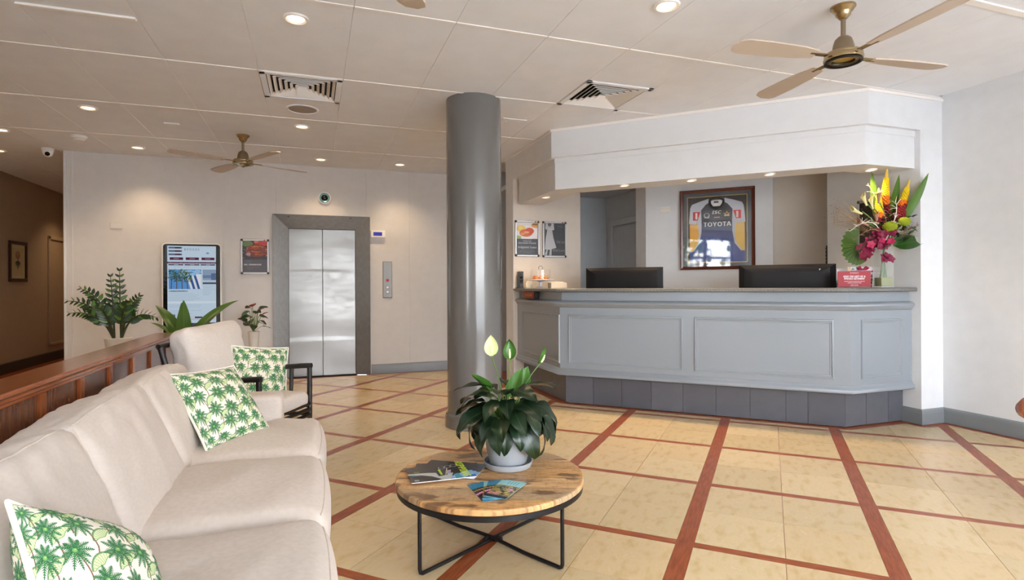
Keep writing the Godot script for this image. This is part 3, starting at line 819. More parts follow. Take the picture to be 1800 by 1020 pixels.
func build_floor() -> void:
	var fl := thing("floor", "shiny cream tiled floor divided by red-brown wood-look bands", "floor", Vector3.ZERO, 0.0, "", "structure")
	var room := PackedVector2Array([Vector2(-4.07, -2.5), Vector2(5.15, -2.5), Vector2(5.15, 3.36), Vector2(4.88, 3.36), Vector2(4.88, 3.52), Vector2(4.20, 3.52), Vector2(2.449, 5.271), Vector2(2.449, 6.5), Vector2(2.32, 6.5), Vector2(2.32, 7.93), Vector2(-2.6, 7.93), Vector2(-2.6, 13.0), Vector2(-4.07, 13.0)])
	var b := MB.new()
	b.prism(PackedVector2Array([Vector2(-4.3, -2.7), Vector2(6.4, -2.7), Vector2(6.4, 9.0), Vector2(-2.5, 9.0), Vector2(-2.5, 13.2), Vector2(-4.3, 13.2)]), -0.12, -0.003, Vector2.ZERO, 0.77)
	obj("border", b, M["floor_wood"], fl)
	var inner: PackedVector2Array = Geometry2D.offset_polygon(room, -0.085, Geometry2D.JOIN_MITER)[0]
	var yaw := deg_to_rad(44.04)
	var at := func(s: float, t: float) -> Vector2: return Vector2(s * cos(yaw) + t * sin(yaw), -s * sin(yaw) + t * cos(yaw))
	var sa := 0.843; var sb := 0.856; var a0 := -1.205; var b0 := 5.28
	var wide := 0.04; var thin := 0.0275; var gap := 0.0012
	var far := MB.new()
	var shown := func(poly: PackedVector2Array) -> bool:
		for q in poly:
			var x: float = q.x * cos(0.3403) - q.y * sin(0.3403)
			var z: float = q.x * sin(0.3403) + q.y * cos(0.3403)
			if z > 1.9 and absf(x) < 0.93 * z + 0.1 and z < 9.5: return true
		return false
	var clip := func(q: PackedVector2Array) -> Array: return Geometry2D.intersect_polygons(q, inner)
	for i in range(-9, 10):
		for j in range(-8, 14):
			var s0 := a0 + i * sa; var t0 := b0 - j * sb
			for hs in 2:
				for ht in 2:
					var s1 := s0 + (wide if hs == 0 else sa / 2 + gap); var s2 := s0 + (sa / 2 - gap if hs == 0 else sa - wide)
					var t1 := t0 + (thin if ht == 0 else sb / 2 + gap); var t2 := t0 + (sb / 2 - gap if ht == 0 else sb - thin)
					for piece in clip.call(PackedVector2Array([at.call(s1, t1), at.call(s1, t2), at.call(s2, t2), at.call(s2, t1)])):
						var off := Vector2(rng.randf() * 5, rng.randf() * 5)
						if shown.call(piece):
							b = MB.new(); b.prism(piece, -0.006, 0.0, off, yaw)
							obj("tile", b, M["floor_tile_%d" % (rng.randi() % 4)], fl)
						else: far.prism(piece, -0.006, 0.0, off, yaw)
			# the narrow band across this cell
			for piece in clip.call(PackedVector2Array([at.call(s0 + wide, t0 - thin + gap), at.call(s0 + wide, t0 + thin - gap), at.call(s0 + sa - wide, t0 + thin - gap), at.call(s0 + sa - wide, t0 - thin + gap)])):
				if shown.call(piece):
					b = MB.new(); b.prism(piece, -0.006, 0.0, Vector2(rng.randf() * 3, rng.randf() * 3), yaw)
					obj("inlay_strip", b, M["floor_wood"], fl)
	for i in range(-9, 10):
		var s0 := a0 + i * sa
		for piece in clip.call(PackedVector2Array([at.call(s0 - wide + gap, -9.0), at.call(s0 - wide + gap, 16.0), at.call(s0 + wide - gap, 16.0), at.call(s0 + wide - gap, -9.0)])):
			b = MB.new(); b.prism(piece, -0.006, 0.0, Vector2(rng.randf() * 3, rng.randf() * 3), yaw + PI / 2)
			obj("inlay_strip", b, M["floor_wood_across"], fl)
	var o := obj("tile_field", far, M["floor_tile_1"], fl)
	o.set_meta("kind", "stuff")

func build_ceiling() -> void:
	var ce := thing("ceiling", "off-white suspended ceiling of long rectangular panels with thin white joints", "ceiling", Vector3.ZERO, 0.0, "", "structure")
	var b := MB.new()
	b.box(P(1.0, 5.2, CEIL + 0.08), Vector3(11.0, 0.1, 16.2))
	obj("deck", b, M["ceiling_paint"], ce)
	var us := []
	for i in range(-6, 10): us.append(-0.369 + 0.6 * i)
	var vs := [-2.663, -1.463, -0.263, 0.937, 2.137, 3.337, 4.537, 5.737, 6.937, 8.137, 9.337, 10.537, 11.737, 12.937]
	for i in us.size() - 1:
		for j in vs.size() - 1:
			var u0: float = us[i]; var u1: float = us[i + 1]; var v0: float = vs[j]; var v1: float = vs[j + 1]
			if u0 > 2.3 and v0 > 6.8: continue
			if v1 > 8.2 and u0 > -2.2: continue
			var cut := [[v0, v1]]
			if i == 6 and j == 6: cut = [[5.137, v1]]
			if i == 10 and j == 5: cut = [[v0, 3.937]]
			if i == 4 and j == 5: cut = [[v0, 3.9], [3.9, v1]]
			if i == 9 and j == 7 - 1: cut = [[v0, 5.08], [5.08, v1]]
			for c in cut:
				b = MB.new()
				b.box(P((u0 + u1) / 2, (c[0] + c[1]) / 2, CEIL + 0.015), Vector3(u1 - u0 - 0.0012, 0.03, c[1] - c[0] - 0.0012), 0.002)
				obj("panel", b, M["ceiling_paint"], ce)
	for j in range(3, 9):
		for i in us.size() - 1:
			var v: float = vs[j]
			if us[i] > 2.3 and v > 6.8: continue
			b = MB.new(); b.box(P(us[i] + 0.3, v, CEIL - 0.002), Vector3(0.594, 0.006, 0.02), 0.0015)
			obj("joint_strip", b, M["ceiling_bar"], ce)
	b = MB.new(); b.box(P(-1.27, 3.9, CEIL - 0.006), Vector3(0.58, 0.014, 0.035), 0.003)
	obj("joint_strip", b, M["ceiling_bar"], ce)
	b = MB.new(); b.box(P(4.0, 2.137, CEIL - 0.004), Vector3(1.2, 0.01, 0.05), 0.003)
	obj("joint_strip", b, M["ceiling_bar"], ce)

func build_reception() -> void:
	# bulkhead over the counter
	var path := [Vector2(2.32, 6.77), Vector2(2.32, 5.32), Vector2(4.28, 3.36), Vector2(5.15, 3.36)]
	var w: Node3D = thing("wall_bulkhead", "white angled bulkhead stepping out above the reception counter", "bulkhead", Vector3.ZERO, 0.0, "", "structure")
	var b := MB.new(); b.sweep(path, [[0.0, 2.51], [0.0, CEIL + 0.02], [-0.13, CEIL + 0.02], [-0.13, 2.51]])
	obj("upper_band", b, M["wall_white"], w)
	b = MB.new(); b.sweep(path, [[0.0, 2.775], [0.012, 2.775], [0.012, 2.799], [0.0, 2.799]])
	obj("cornice", b, M["ceiling_bar"], w)
	var low := [Vector2(2.32, 6.42), Vector2(2.32, 5.32), Vector2(4.28, 3.36), Vector2(4.93, 3.36)]
	b = MB.new(); b.sweep(low, [[-0.05, 2.19], [-0.05, 2.46], [-0.34, 2.46], [-0.34, 2.19]])
	obj("lower_fascia", b, M["wall_white"], w)
	b = MB.new(); b.sweep(low, [[-0.043, 2.46], [-0.043, 2.51], [-0.34, 2.51], [-0.34, 2.46]])
	obj("step_moulding", b, M["wall_white"], w)
	# pilasters and inner walls
	w = wallbox(null, "wall_pilaster", 2.32, 2.46, 6.5, 6.77, 0.0, 2.51, "wall_white")
	tag(w, "narrow white pilaster at the left end of the counter, beside the grey pillar", "pilaster", "", "structure")
	w = wallbox(null, "wall_recess_right", 4.88, 5.15, 3.36, 4.28, 0.0, 2.51, "wall_white")
	tag(w, "white inner return wall at the right end of the counter, behind the flowers", "wall", "", "structure")
	w = wallbox(null, "wall_recess_left", 2.325, 3.23, 6.497, 6.62, 0.0, CEIL, "wall_cream")
	tag(w, "cream inner wall carrying two posters at the left end of the counter", "wall", "", "structure")
	b = MB.new(); b.prism(PackedVector2Array([Vector2(3.82, 5.91), Vector2(4.81, 4.92), Vector2(4.95, 5.06), Vector2(3.82, 6.13)]), 0.0, CEIL)
	tag(obj("wall_shirt", b, M["wall_white"]), "pale angled wall behind the counter carrying the framed sports shirt", "wall", "", "structure")
	# beige door beside it
	w = thing("door_2", "plain beige door in the recess between the framed shirt and the flowers", "door", Vector3.ZERO, 0.0, "", "structure")
	b = MB.new(); b.prism(PackedVector2Array([Vector2(4.75, 5.16), Vector2(5.5, 4.41), Vector2(5.55, 4.46), Vector2(4.8, 5.21)]), 0.0, CEIL)
	obj("door_leaf", b, M["wall_cream"], w)
	b = MB.new()
	for k in 9:
		b.box(P(4.905, 4.3, 1.28 + 0.035 * k), Vector3(0.035, 0.022, 0.03), 0.004)
	b.box(P(4.9, 4.297, 1.42), Vector3(0.02, 0.34, 0.025), 0.002)
	obj("hinge_strip", b, M["black_plastic"], w)
	# passage behind the left opening
	w = wallbox(null, "wall_passage", 2.46, 6.2, 7.5, 7.6, 0.0, CEIL, "wall_slate")
	tag(w, "slate-grey end wall of the passage behind the reception", "wall", "", "structure")
	w = wallbox(null, "wall_passage_side", 4.16, 4.26, 6.0, 7.5, 0.0, CEIL, "wall_slate")
	tag(w, "dim slate-grey side wall of the passage behind the reception", "wall", "", "structure")
	w = thing("door_3", "grey door in the side wall of the dim passage behind the reception", "door", P(4.15, 6.85), -90.0, "", "structure")
	b = MB.new()
	b.box(Vector3(0.0, 1.02, 0.0), Vector3(0.8, 2.04, 0.03), 0.004)
	obj("door_leaf", b, M["wall_slate"], w)
	b = MB.new()
	b.box(Vector3(0, 2.1, 0.012), Vector3(0.98, 0.09, 0.05), 0.006); b.box(Vector3(-0.44, 1.02, 0.012), Vector3(0.08, 2.1, 0.05), 0.006); b.box(Vector3(0.44, 1.02, 0.012), Vector3(0.08, 2.1, 0.05), 0.006)
	obj("door_frame", b, M["wall_slate"], w)
	w = thing("ceiling_passage", "low grey ceiling of the passage behind the reception", "ceiling", Vector3.ZERO, 0.0, "", "structure")
	wallbox(w, "panel", 2.46, 6.2, 6.62, 7.6, 2.5, 2.56, "wall_slate")
	# closing walls behind the reception
	w = wallbox(null, "wall_office", 6.2, 6.3, 3.3, 9.0, -0.1, CEIL + 0.1, "wall_cream")
	tag(w, "outer wall of the office behind the reception", "wall", "", "structure")
	w = wallbox(null, "wall_office_front", 5.15, 6.3, 3.36, 3.5, -0.1, CEIL + 0.1, "wall_cream")
	tag(w, "front wall of the office behind the reception", "wall", "", "structure")
	# the counter
	var kp := [Vector2(2.449, 6.494), Vector2(2.449, 5.271), Vector2(4.20, 3.52), Vector2(4.876, 3.52)]
	var c := thing("reception_counter", "grey panelled reception counter with angled ends and dark tiled plinth", "counter")
	# plinth tiles
	var joints := [[0, [0.0, 0.3, 0.6, 0.9, 1.229]], [1, []], [2, [0.0, 0.24, 0.5, 0.68]]]
	var run := 0.0
	while run < 2.45:
		joints[1][1].append(run); run += 0.29 if absf(run - 1.16) > 0.01 and run < 2.0 else 0.285
	joints[1][1] = [0.0, 0.29, 0.578, 0.868, 1.163, 1.455, 1.742, 2.03, 2.2, 2.476]
	for jn in joints:
		var a: Vector2 = kp[jn[0]]; var z: Vector2 = kp[jn[0] + 1]
		var d := (z - a).normalized()
		for k in jn[1].size() - 1:
			var p0: Vector2 = a + d * (jn[1][k] + 0.0015); var p1: Vector2 = a + d * (jn[1][k + 1] - 0.0015)
			b = MB.new(); b.sweep([p0, p1], [[0.0, 0.003], [0.0, 0.3], [-0.02, 0.3], [-0.02, 0.003]])
			obj("tile", b, M["kick_%d" % (rng.randi() % 3)], c)
	b = MB.new(); b.sweep(kp, [[-0.015, 0.003], [-0.015, 0.3], [-0.05, 0.3], [-0.05, 0.003]])
	obj("plinth_core", b, M["black_void"], c)
	b = MB.new(); b.sweep(kp, [[0.08, 0.355], [0.08, 0.985], [-0.03, 0.985], [-0.03, 0.3], [0.08, 0.3]])
	obj("body", b, M["counter_paint"], c)
	b = MB.new(); b.sweep(kp, [[0.055, 0.985], [0.055, 1.133], [-0.03, 1.133], [-0.03, 0.985]])
	obj("frieze", b, M["counter_paint"], c)
	b = MB.new(); b.crease = 0.5; b.sweep(kp, [[0.078, 0.975], [0.09, 0.985], [0.096, 1.0], [0.108, 1.008], [0.112, 1.02], [0.108, 1.032], [0.085, 1.045], [0.06, 1.05], [0.05, 1.05], [0.05, 0.975]])
	obj("upper_moulding", b, M["counter_paint"], c)
	b = MB.new(); b.crease = 0.5; b.sweep(kp, [[0.078, 0.365], [0.088, 0.355], [0.09, 0.34], [0.104, 0.33], [0.108, 0.318], [0.108, 0.3], [0.1, 0.294], [0.07, 0.294], [0.07, 0.365]])
	obj("lower_moulding", b, M["counter_paint"], c)
	# raised panels: along each face, [face, from, to] measured from the face's first corner of the body line
	var body := MB.off(kp, 0.08)
	for pn in [[0, 0.19, 1.255], [1, 0.09, 1.21], [1, 1.31, 2.425], [2, 0.115, 0.595]]:
		var a := body[pn[0]]; var d := (body[pn[0] + 1] - a).normalized()
		var x := Vector3(d.x, 0, -d.y)
		var nrm := Vector3(d.y, 0, d.x)
		var Bs := Basis(x, Vector3.UP, nrm)
		var ctr: Vector2 = a + d * ((pn[1] + pn[2]) * 0.5)
		var wd: float = pn[2] - pn[1]
		var ht := 0.495
		b = MB.new()
		var pr := [[0.0, 0.0], [0.004, 0.012], [0.014, 0.014], [0.02, 0.007], [0.03, 0.006], [0.034, 0.0]]
		for k in pr.size() - 1:
			var r0 := [wd / 2 - pr[k][0], ht / 2 - pr[k][0], pr[k][1]]; var r1 := [wd / 2 - pr[k + 1][0], ht / 2 - pr[k + 1][0], pr[k + 1][1]]
			var q := func(rr: Array, i: int) -> Vector3:
				var sg: Array = [[-1, -1], [1, -1], [1, 1], [-1, 1]][i % 4]
				return Vector3(rr[0] * sg[0], rr[1] * sg[1], rr[2])
			for i in 4: b.quad_out(q.call(r0, i), q.call(r0, i + 1), q.call(r1, i + 1), q.call(r1, i), Vector3(0, 0, 1))
		b.quad(Vector3(-wd / 2 + 0.03, -ht / 2 + 0.03, 0.002), Vector3(wd / 2 - 0.03, -ht / 2 + 0.03, 0.002), Vector3(wd / 2 - 0.03, ht / 2 - 0.03, 0.002), Vector3(-wd / 2 + 0.03, ht / 2 - 0.03, 0.002))
		obj("panel", b, M["counter_paint"], c, P(ctr.x, ctr.y, 0.657), Bs)
	b = MB.new()
	b.sweep(kp, [[0.125, 1.135], [0.132, 1.14], [0.132, 1.163], [0.125, 1.168], [-0.28, 1.168], [-0.28, 1.135]])
	tag(obj("countertop", b, M["stone_top"]), "thin grey stone top running the length of the reception counter", "countertop")
	# staff desk behind, carrying the screens
	b = MB.new()
	b.sweep([Vector2(2.9, 5.5), Vector2(4.5, 3.9)], [[-0.15, 0.7], [-0.15, 0.74], [-0.7, 0.74], [-0.7, 0.7]])
	b.sweep([Vector2(2.9, 5.5), Vector2(2.93, 5.47)], [[-0.15, 0.0], [-0.15, 0.7], [-0.7, 0.7], [-0.7, 0.0]])
	b.sweep([Vector2(4.47, 3.93), Vector2(4.5, 3.9)], [[-0.15, 0.0], [-0.15, 0.7], [-0.7, 0.7], [-0.7, 0.0]])
	tag(obj("staff_desk", b, M["wall_cream"]), "low staff desk hidden behind the reception counter, under the two screens", "desk")
	# round pillar
	var pl := thing("pillar", "tall round glossy grey pillar rising from floor to ceiling beside the counter", "pillar", P(1.325, 4.72), 0.0, "", "structure")
	b = MB.new(); b.lathe([[0.0, 0.0], [0.237, 0.0], [0.237, 0.8], [0.237, 1.6], [0.237, CEIL], [0.0, CEIL]], 72)
	obj("shaft", b, M["grey_gloss"], pl)
	b = MB.new(); b.lathe([[0.23, 0.0], [0.258, 0.0], [0.258, 0.085], [0.252, 0.093], [0.252, 0.105], [0.246, 0.112], [0.243, 0.125], [0.23, 0.128]], 72)
	obj("base_ring", b, M["grey_gloss"], pl)

func build_lift_wall() -> void:
	var w := thing("wall_back", "pale wall at the back of the lobby holding the steel lift", "wall", Vector3.ZERO, 0.0, "", "structure")
	var L := -0.44; var R := 0.70; var top := 2.1
	for s in [[-2.72, -1.056, 0.0, CEIL], [-1.056, L, 0.0, CEIL], [L, R, top, CEIL], [R, 1.285, 0.0, CEIL], [1.285, 4.0, 0.0, CEIL]]:
		wallbox(w, "panel", s[0] + 0.0006, s[1] - 0.0006, 7.93, 8.09, s[2], s[3], "wall_paint")
	var b := MB.new(); b.box(P(-2.71, 7.925, CEIL / 2), Vector3(0.03, CEIL, 0.02), 0.004); b.box(P(-2.64, 7.928, CEIL / 2), Vector3(0.012, CEIL, 0.008), 0.002)
	obj("corner_trim", b, M["wall_white"], w)
	# dark doorway past the pillar
	var d3 := wallbox(null, "door_4", 2.44, 3.4, 7.88, 7.93, 0.0, 2.1, "monitor_black")
	tag(d3, "dark door glimpsed in the gap right of the grey pillar", "door", "", "structure")
	# lift
	var o := thing("door_1", "brushed steel lift doors in a wide grey metal surround", "lift", P(0.13, 7.93), 0.0, "", "structure")
	var outer := [[-0.61, 0.0], [-0.61, 2.148], [0.615, 2.148], [0.615, 0.0]]
	var inner := [[-0.423, 0.0], [-0.423, 1.968], [0.425, 1.968], [0.425, 0.0]]
	for k in 3:
		b = MB.new()
		var a := Vector3(outer[k][0], outer[k][1], 0.035); var c := Vector3(outer[k + 1][0], outer[k + 1][1], 0.035)
		var e := Vector3(inner[k][0], inner[k][1], -0.012); var f := Vector3(inner[k + 1][0], inner[k + 1][1], -0.012)
		var ln := (c - a).length()
		b.quad_out(a, c, f, e, Vector3(0, 0, 1), Vector2(0, 0.2), Vector2(ln, 0.2), Vector2(ln - 0.2, 0), Vector2(0.2, 0))
		var z := Vector3(0, 0, -0.06)
		var sd: Vector3 = [Vector3(-1, 0, 0), Vector3(0, 1, 0), Vector3(1, 0, 0)][k]
		b.quad_out(a, c, c + z, a + z, sd)
		var zi := Vector3(0, 0, -0.07)
		b.quad_out(e, f, f + zi, e + zi, -sd)
		obj("surround", b, M["lift_frame"], o)
	for k in 2:
		b = MB.new(); b.box(Vector3(0.001 + (k - 0.5) * 0.424, 0.985, -0.06), Vector3(0.421, 1.965, 0.03), 0.003)
		var dd := obj("door_leaf", b, M["steel"], o)
		dd.set_meta("label", ["left steel door leaf", "right steel door leaf"][k])
	b = MB.new(); b.box(Vector3(0, 1.972, -0.05), Vector3(0.85, 0.012, 0.05)); b.box(Vector3(0, 1.0, -0.09), Vector3(0.9, 2.1, 0.02)); b.box(Vector3(0, 0.004, -0.04), Vector3(0.85, 0.012, 0.1), 0.002)
	obj("track", b, M["black_void"], o)
	for q in [[-0.42, 2.115], [0.36, 2.12]]:
		b = MB.new(); b.lathe([[0.012, 0.0], [0.012, 0.006], [0.0, 0.006]], 16, Vector3(q[0], q[1], 0.03), Basis(Vector3.RIGHT, PI / 2))
		obj("screw", b, M["dark_corner"], o)
	# sensor above
	o = thing("lift_sensor", "small round white sensor with a dark lens above the lift doors", "sensor", P(0.159, 7.93, 2.38))
	var F := Basis(Vector3.RIGHT, PI / 2)
	b = MB.new(); b.lathe([[0.084, 0.0], [0.084, 0.02], [0.078, 0.03], [0.064, 0.034], [0.064, 0.0]], 32, Vector3.ZERO, F); obj("housing", b, M["white_plastic"], o)
	b = MB.new(); b.lathe([[0.066, 0.005], [0.066, 0.036], [0.056, 0.042], [0.042, 0.036], [0.042, 0.005]], 32, Vector3.ZERO, F); obj("ring", b, M["teal_ring"], o)
	b = MB.new(); b.lathe([[0.042, 0.02], [0.036, 0.034], [0.02, 0.042], [0.0, 0.045]], 24, Vector3.ZERO, F); obj("lens", b, M["dark_lens"], o)
	# floor indicator
	o = thing("lift_display", "small white box with a blue display at the top right of the lift surround", "display", P(0.852, 7.93, 1.916))
	b = MB.new(); b.box(Vector3(0, 0, 0.022), Vector3(0.198, 0.094, 0.044), 0.006); obj("housing", b, M["white_plastic"], o)
	b = MB.new(); b.box(Vector3(-0.005, 0.002, 0.0445), Vector3(0.118, 0.05, 0.003)); obj("screen", b, M["display_blue"], o)
	# call panel
	o = thing("lift_call_panel", "tall narrow silver lift call panel with a red and two grey buttons", "control panel", P(0.979, 7.93, 1.291))
	b = MB.new(); b.box(Vector3(0, 0, 0.008), Vector3(0.116, 0.488, 0.016), 0.004); obj("plate", b, M["white_glaze"], o)
	b = MB.new(); b.box(Vector3(0, 0, 0.003), Vector3(0.126, 0.5, 0.006), 0.002); obj("rim", b, M["dark_corner"], o)
	for q in [[-0.008, "button_red"], [-0.106, "aluminium"], [-0.169, "aluminium"]]:
		b = MB.new(); b.lathe([[0.019, 0.01], [0.019, 0.02], [0.015, 0.023], [0.0, 0.023]], 20, Vector3(0, q[0], 0), F); var bt := obj("button", b, M[q[1]], o)
		if q[1] == "button_red": bt.set_meta("label", "red button")
		b = MB.new(); b.lathe([[0.023, 0.012], [0.023, 0.018], [0.019, 0.018], [0.019, 0.012]], 20, Vector3(0, q[0], 0), F); obj("collar", b, M["ink_grey"], o)
	lettering(o, "NOTICE", 0.014, Vector3(0, 0.212, 0.0162), M["ink_grey"])
	lettering(o, "LIFT", 0.012, Vector3(0, 0.188, 0.0162), M["ink_grey"])
	# blank plate
	b = MB.new(); b.box(P(-2.205, 7.925, 1.941), Vector3(0.125, 0.075, 0.012), 0.003); tag(obj("wall_plate", b, M["wall_paint"]), "blank rectangular cover plate high on the lift wall, left of the touch screen", "cover plate")
	# touch-screen kiosk
	o = thing("touch_kiosk", "tall rounded white-rimmed touch screen kiosk showing a hotel web page", "kiosk", P(-1.385, 7.8))
	b = MB.new()
	var body := func(ww: float, h0: float, h1: float, r: float, z0: float, z1: float) -> Array:
		var front := PackedVector3Array(); var back := PackedVector3Array()
		for q in [[ww / 2 - r, h1 - r, 0.0], [-ww / 2 + r, h1 - r, PI / 2], [-ww / 2 + 0.005, h0 + 0.005, PI], [ww / 2 - 0.005, h0 + 0.005, PI * 1.5]]:
			var rr := r if q[2] < 2.0 else 0.005
			for k in 9:
				var a: float = q[2] + PI / 2 * k / 8
				front.append(Vector3(q[0] + rr * cos(a), q[1] + rr * sin(a), z1)); back.append(Vector3(q[0] + rr * cos(a), q[1] + rr * sin(a), z0))
		return [back, front]
	for q in [[0.645, 0.0, 1.742, 0.05, -0.05, 0.0, "white_plastic", "casing"], [0.615, 0.03, 1.726, 0.036, -0.01, 0.004, "black_glass", "glass_front"]]:
		b = MB.new()
		var rings: Array = body.call(q[0], q[1], q[2], q[3], q[4], q[5])
		b.grid(rings, false, true)
		var ctr := Vector3(0, 0.9, q[5])
		for k in rings[1].size():
			b.quad_out(ctr, rings[1][k], rings[1][(k + 1) % rings[1].size()], ctr, Vector3(0, 0, 1))
			b.quad_out(Vector3(0, 0.9, q[4]), rings[0][k], rings[0][(k + 1) % rings[0].size()], Vector3(0, 0.9, q[4]), Vector3(0, 0, -1))
		obj(q[7], b, M[q[6]], o)
	b = MB.new(); b.card(0.525, 0.94, 0.002, Vector3(0.0, 1.235, 0.0065))
	var sc := obj("screen", b, M["touch_page"], o)
	lettering(sc, "R Y D G E S", 0.024, Vector3(0.0, 1.662, 0.0068), M["ink_navy"], Basis.IDENTITY, 0.95, "Droid Serif")
	lettering(sc, "Rydges Townsville", 0.013, Vector3(-0.15, 1.157, 0.0068), M["ink_navy"])
	var al := AreaLight3D.new(); al.name = "screen_light"; al.area_size = Vector2(0.5, 0.9); al.light_color = rgb(200, 225, 250); al.light_energy = 0.12; al.shadow_enabled = true
	o.add_child(al); al.position = Vector3(0, 1.235, 0.03); al.rotation.y = PI
	b = MB.new(); b.box(Vector3(0, 0.012, -0.02), Vector3(0.6, 0.024, 0.2), 0.006); obj("foot", b, M["white_plastic"], o)

func snap_frame(label: String, at: Vector3, deg: float, w: float, h: float, print_mat: String) -> Node3D:
	var o := thing("poster_frame", label, "poster", at, deg)
	var b := MB.new()
	b.card(w - 0.03, h - 0.03, 0.004, Vector3(0, 0, 0.008)); obj("poster", b, M[print_mat], o)
	for s in [-1.0, 1.0]:
		b = MB.new(); b.box(Vector3(0, s * (h / 2 - 0.012), 0.009), Vector3(w - 0.05, 0.024, 0.018), 0.006); obj("rail", b, M["aluminium"], o)
		b = MB.new(); b.box(Vector3(s * (w / 2 - 0.012), 0, 0.009), Vector3(0.024, h - 0.05, 0.018), 0.006); obj("rail", b, M["aluminium"], o)
		for t in [-1.0, 1.0]:
			b = MB.new(); b.box(Vector3(s * (w / 2 - 0.014), t * (h / 2 - 0.014), 0.01), Vector3(0.032, 0.032, 0.024), 0.011); obj("corner_cap", b, M["dark_corner"], o)
	b = MB.new(); b.box(Vector3(w / 2 - 0.055, h / 2 - 0.014, 0.0185), Vector3(0.016, 0.016, 0.002)); obj("sticker", b, M["sign_red"], o)
	return o

func downlight(n: int, u: float, v: float, h: float, r: float, label: String, power: float, group: String) -> void:
	var o := thing("downlight", label, "downlight", P(u, v, h), 0.0, group)
	var b := MB.new(); b.lathe([[r * 0.66, 0.012], [r * 0.66, -0.004], [r * 0.8, -0.012], [r * 0.95, -0.01], [r, 0.0], [r, 0.004]].map(func(q): return q), 36); obj("trim_ring", b, M["ceiling_bar"], o)
	b = MB.new(); b.lathe([[0.0, -0.004], [r * 0.66, -0.004], [r * 0.66, 0.002], [0.0, 0.002]], 28)
	obj("lens", b, M["lamp_glow"], o)
	var s := SpotLight3D.new()
	s.name = "light"; s.spot_angle = 56; s.spot_angle_attenuation = 0.9; s.spot_range = 12; s.spot_attenuation = 2.0
	s.light_color = rgb(255, 222, 178); s.light_energy = power; s.light_size = r * 0.6; s.shadow_enabled = true
	o.add_child(s); s.position = Vector3(0, -0.03, 0); s.rotation.x = -PI / 2

func fan(label: String, u: float, v: float, drop: float, turn: float, lit: bool) -> void:
	var o := thing("ceiling_fan", label, "ceiling fan", P(u, v, CEIL), turn)
	var sc := func(pr: Array) -> Array: return pr.map(func(q): return [q[0] * 0.85, q[1]])
	var b := MB.new(); b.lathe(sc.call([[0.018, -0.075], [0.026, -0.07], [0.036, -0.06], [0.046, -0.05], [0.05, -0.034], [0.062, -0.026], [0.07, -0.014], [0.078, -0.008], [0.078, 0.0]]), 32); obj("ceiling_rose", b, M["brass"], o)
	b = MB.new(); b.tube([Vector3(0, -0.05, 0), Vector3(0, -drop + 0.09, 0)], 0.013, 16); obj("rod", b, M["brass_satin"], o)
	var y := -drop
	b = MB.new(); b.lathe(sc.call([[0.068, y - 0.005], [0.066, y + 0.03], [0.062, y + 0.053], [0.052, y + 0.08], [0.034, y + 0.095], [0.016, y + 0.1], [0.014, y + 0.11], [0.0, y + 0.11]]), 32); obj("motor_housing", b, M["brass_satin"], o)
	b = MB.new(); b.lathe(sc.call([[0.07, y - 0.045], [0.112, y - 0.045], [0.12, y - 0.04], [0.122, y - 0.028], [0.116, y - 0.018], [0.118, y - 0.008], [0.108, y + 0.004], [0.07, y + 0.006]]), 40); obj("rim_band", b, M["brass"], o)
	if lit:
		b = MB.new(); b.lathe(sc.call([[0.0, y - 0.03], [0.07, y - 0.03], [0.075, y - 0.02], [0.0, y - 0.018]]), 32); obj("inner_plate", b, M["gold_slip"], o)
		b = MB.new(); b.lathe(sc.call([[0.1, y - 0.052], [0.116, y - 0.052], [0.116, y - 0.046], [0.1, y - 0.046]]), 40); obj("lower_ring", b, M["black_metal"], o)
		b = MB.new(); b.box(Vector3(0.012, y + 0.052, 0.066), Vector3(0.05, 0.014, 0.006), 0.003); obj("name_plate", b, M["dark_corner"], o)
	else:
		b = MB.new(); b.lathe(sc.call([[0.0, y - 0.075], [0.012, y - 0.074], [0.02, y - 0.066], [0.06, y - 0.058], [0.09, y - 0.045], [0.0, y - 0.045]]), 32); obj("finial", b, M["brass"], o)
	for k in 4:
		var Bk := Basis(Vector3.UP, k * PI / 2)
		b = MB.new(); b.box(Vector3(0.17, y - 0.02, 0), Vector3(0.12, 0.008, 0.035), 0.003); obj("blade_arm", b, M["brass"], o, Vector3.ZERO, Bk)
		b = MB.new()
		var rows := []
		for e in [-0.004, 0.004]:
			var row := PackedVector3Array()
			for q in [[0.19, -0.035], [0.3, -0.055], [0.5, -0.066], [0.66, -0.066], [0.7, -0.05], [0.72, 0.0], [0.7, 0.05], [0.66, 0.066], [0.5, 0.066], [0.3, 0.055], [0.19, 0.035]]: row.append(Vector3(q[0], e, q[1]))
			rows.append(row)
		b.grid(rows, false, true)
		for e in 2:
			for i in rows[e].size(): b.quad_out(Vector3(0.45, rows[e][0].y, 0), rows[e][i], rows[e][(i + 1) % rows[e].size()], Vector3(0.45, rows[e][0].y, 0), Vector3(0, -1.0 if e == 0 else 1.0, 0))
		obj("blade", b, M["blade"], o, Vector3(0, y - 0.02, 0), Bk * Basis(Vector3.RIGHT, 0.16))

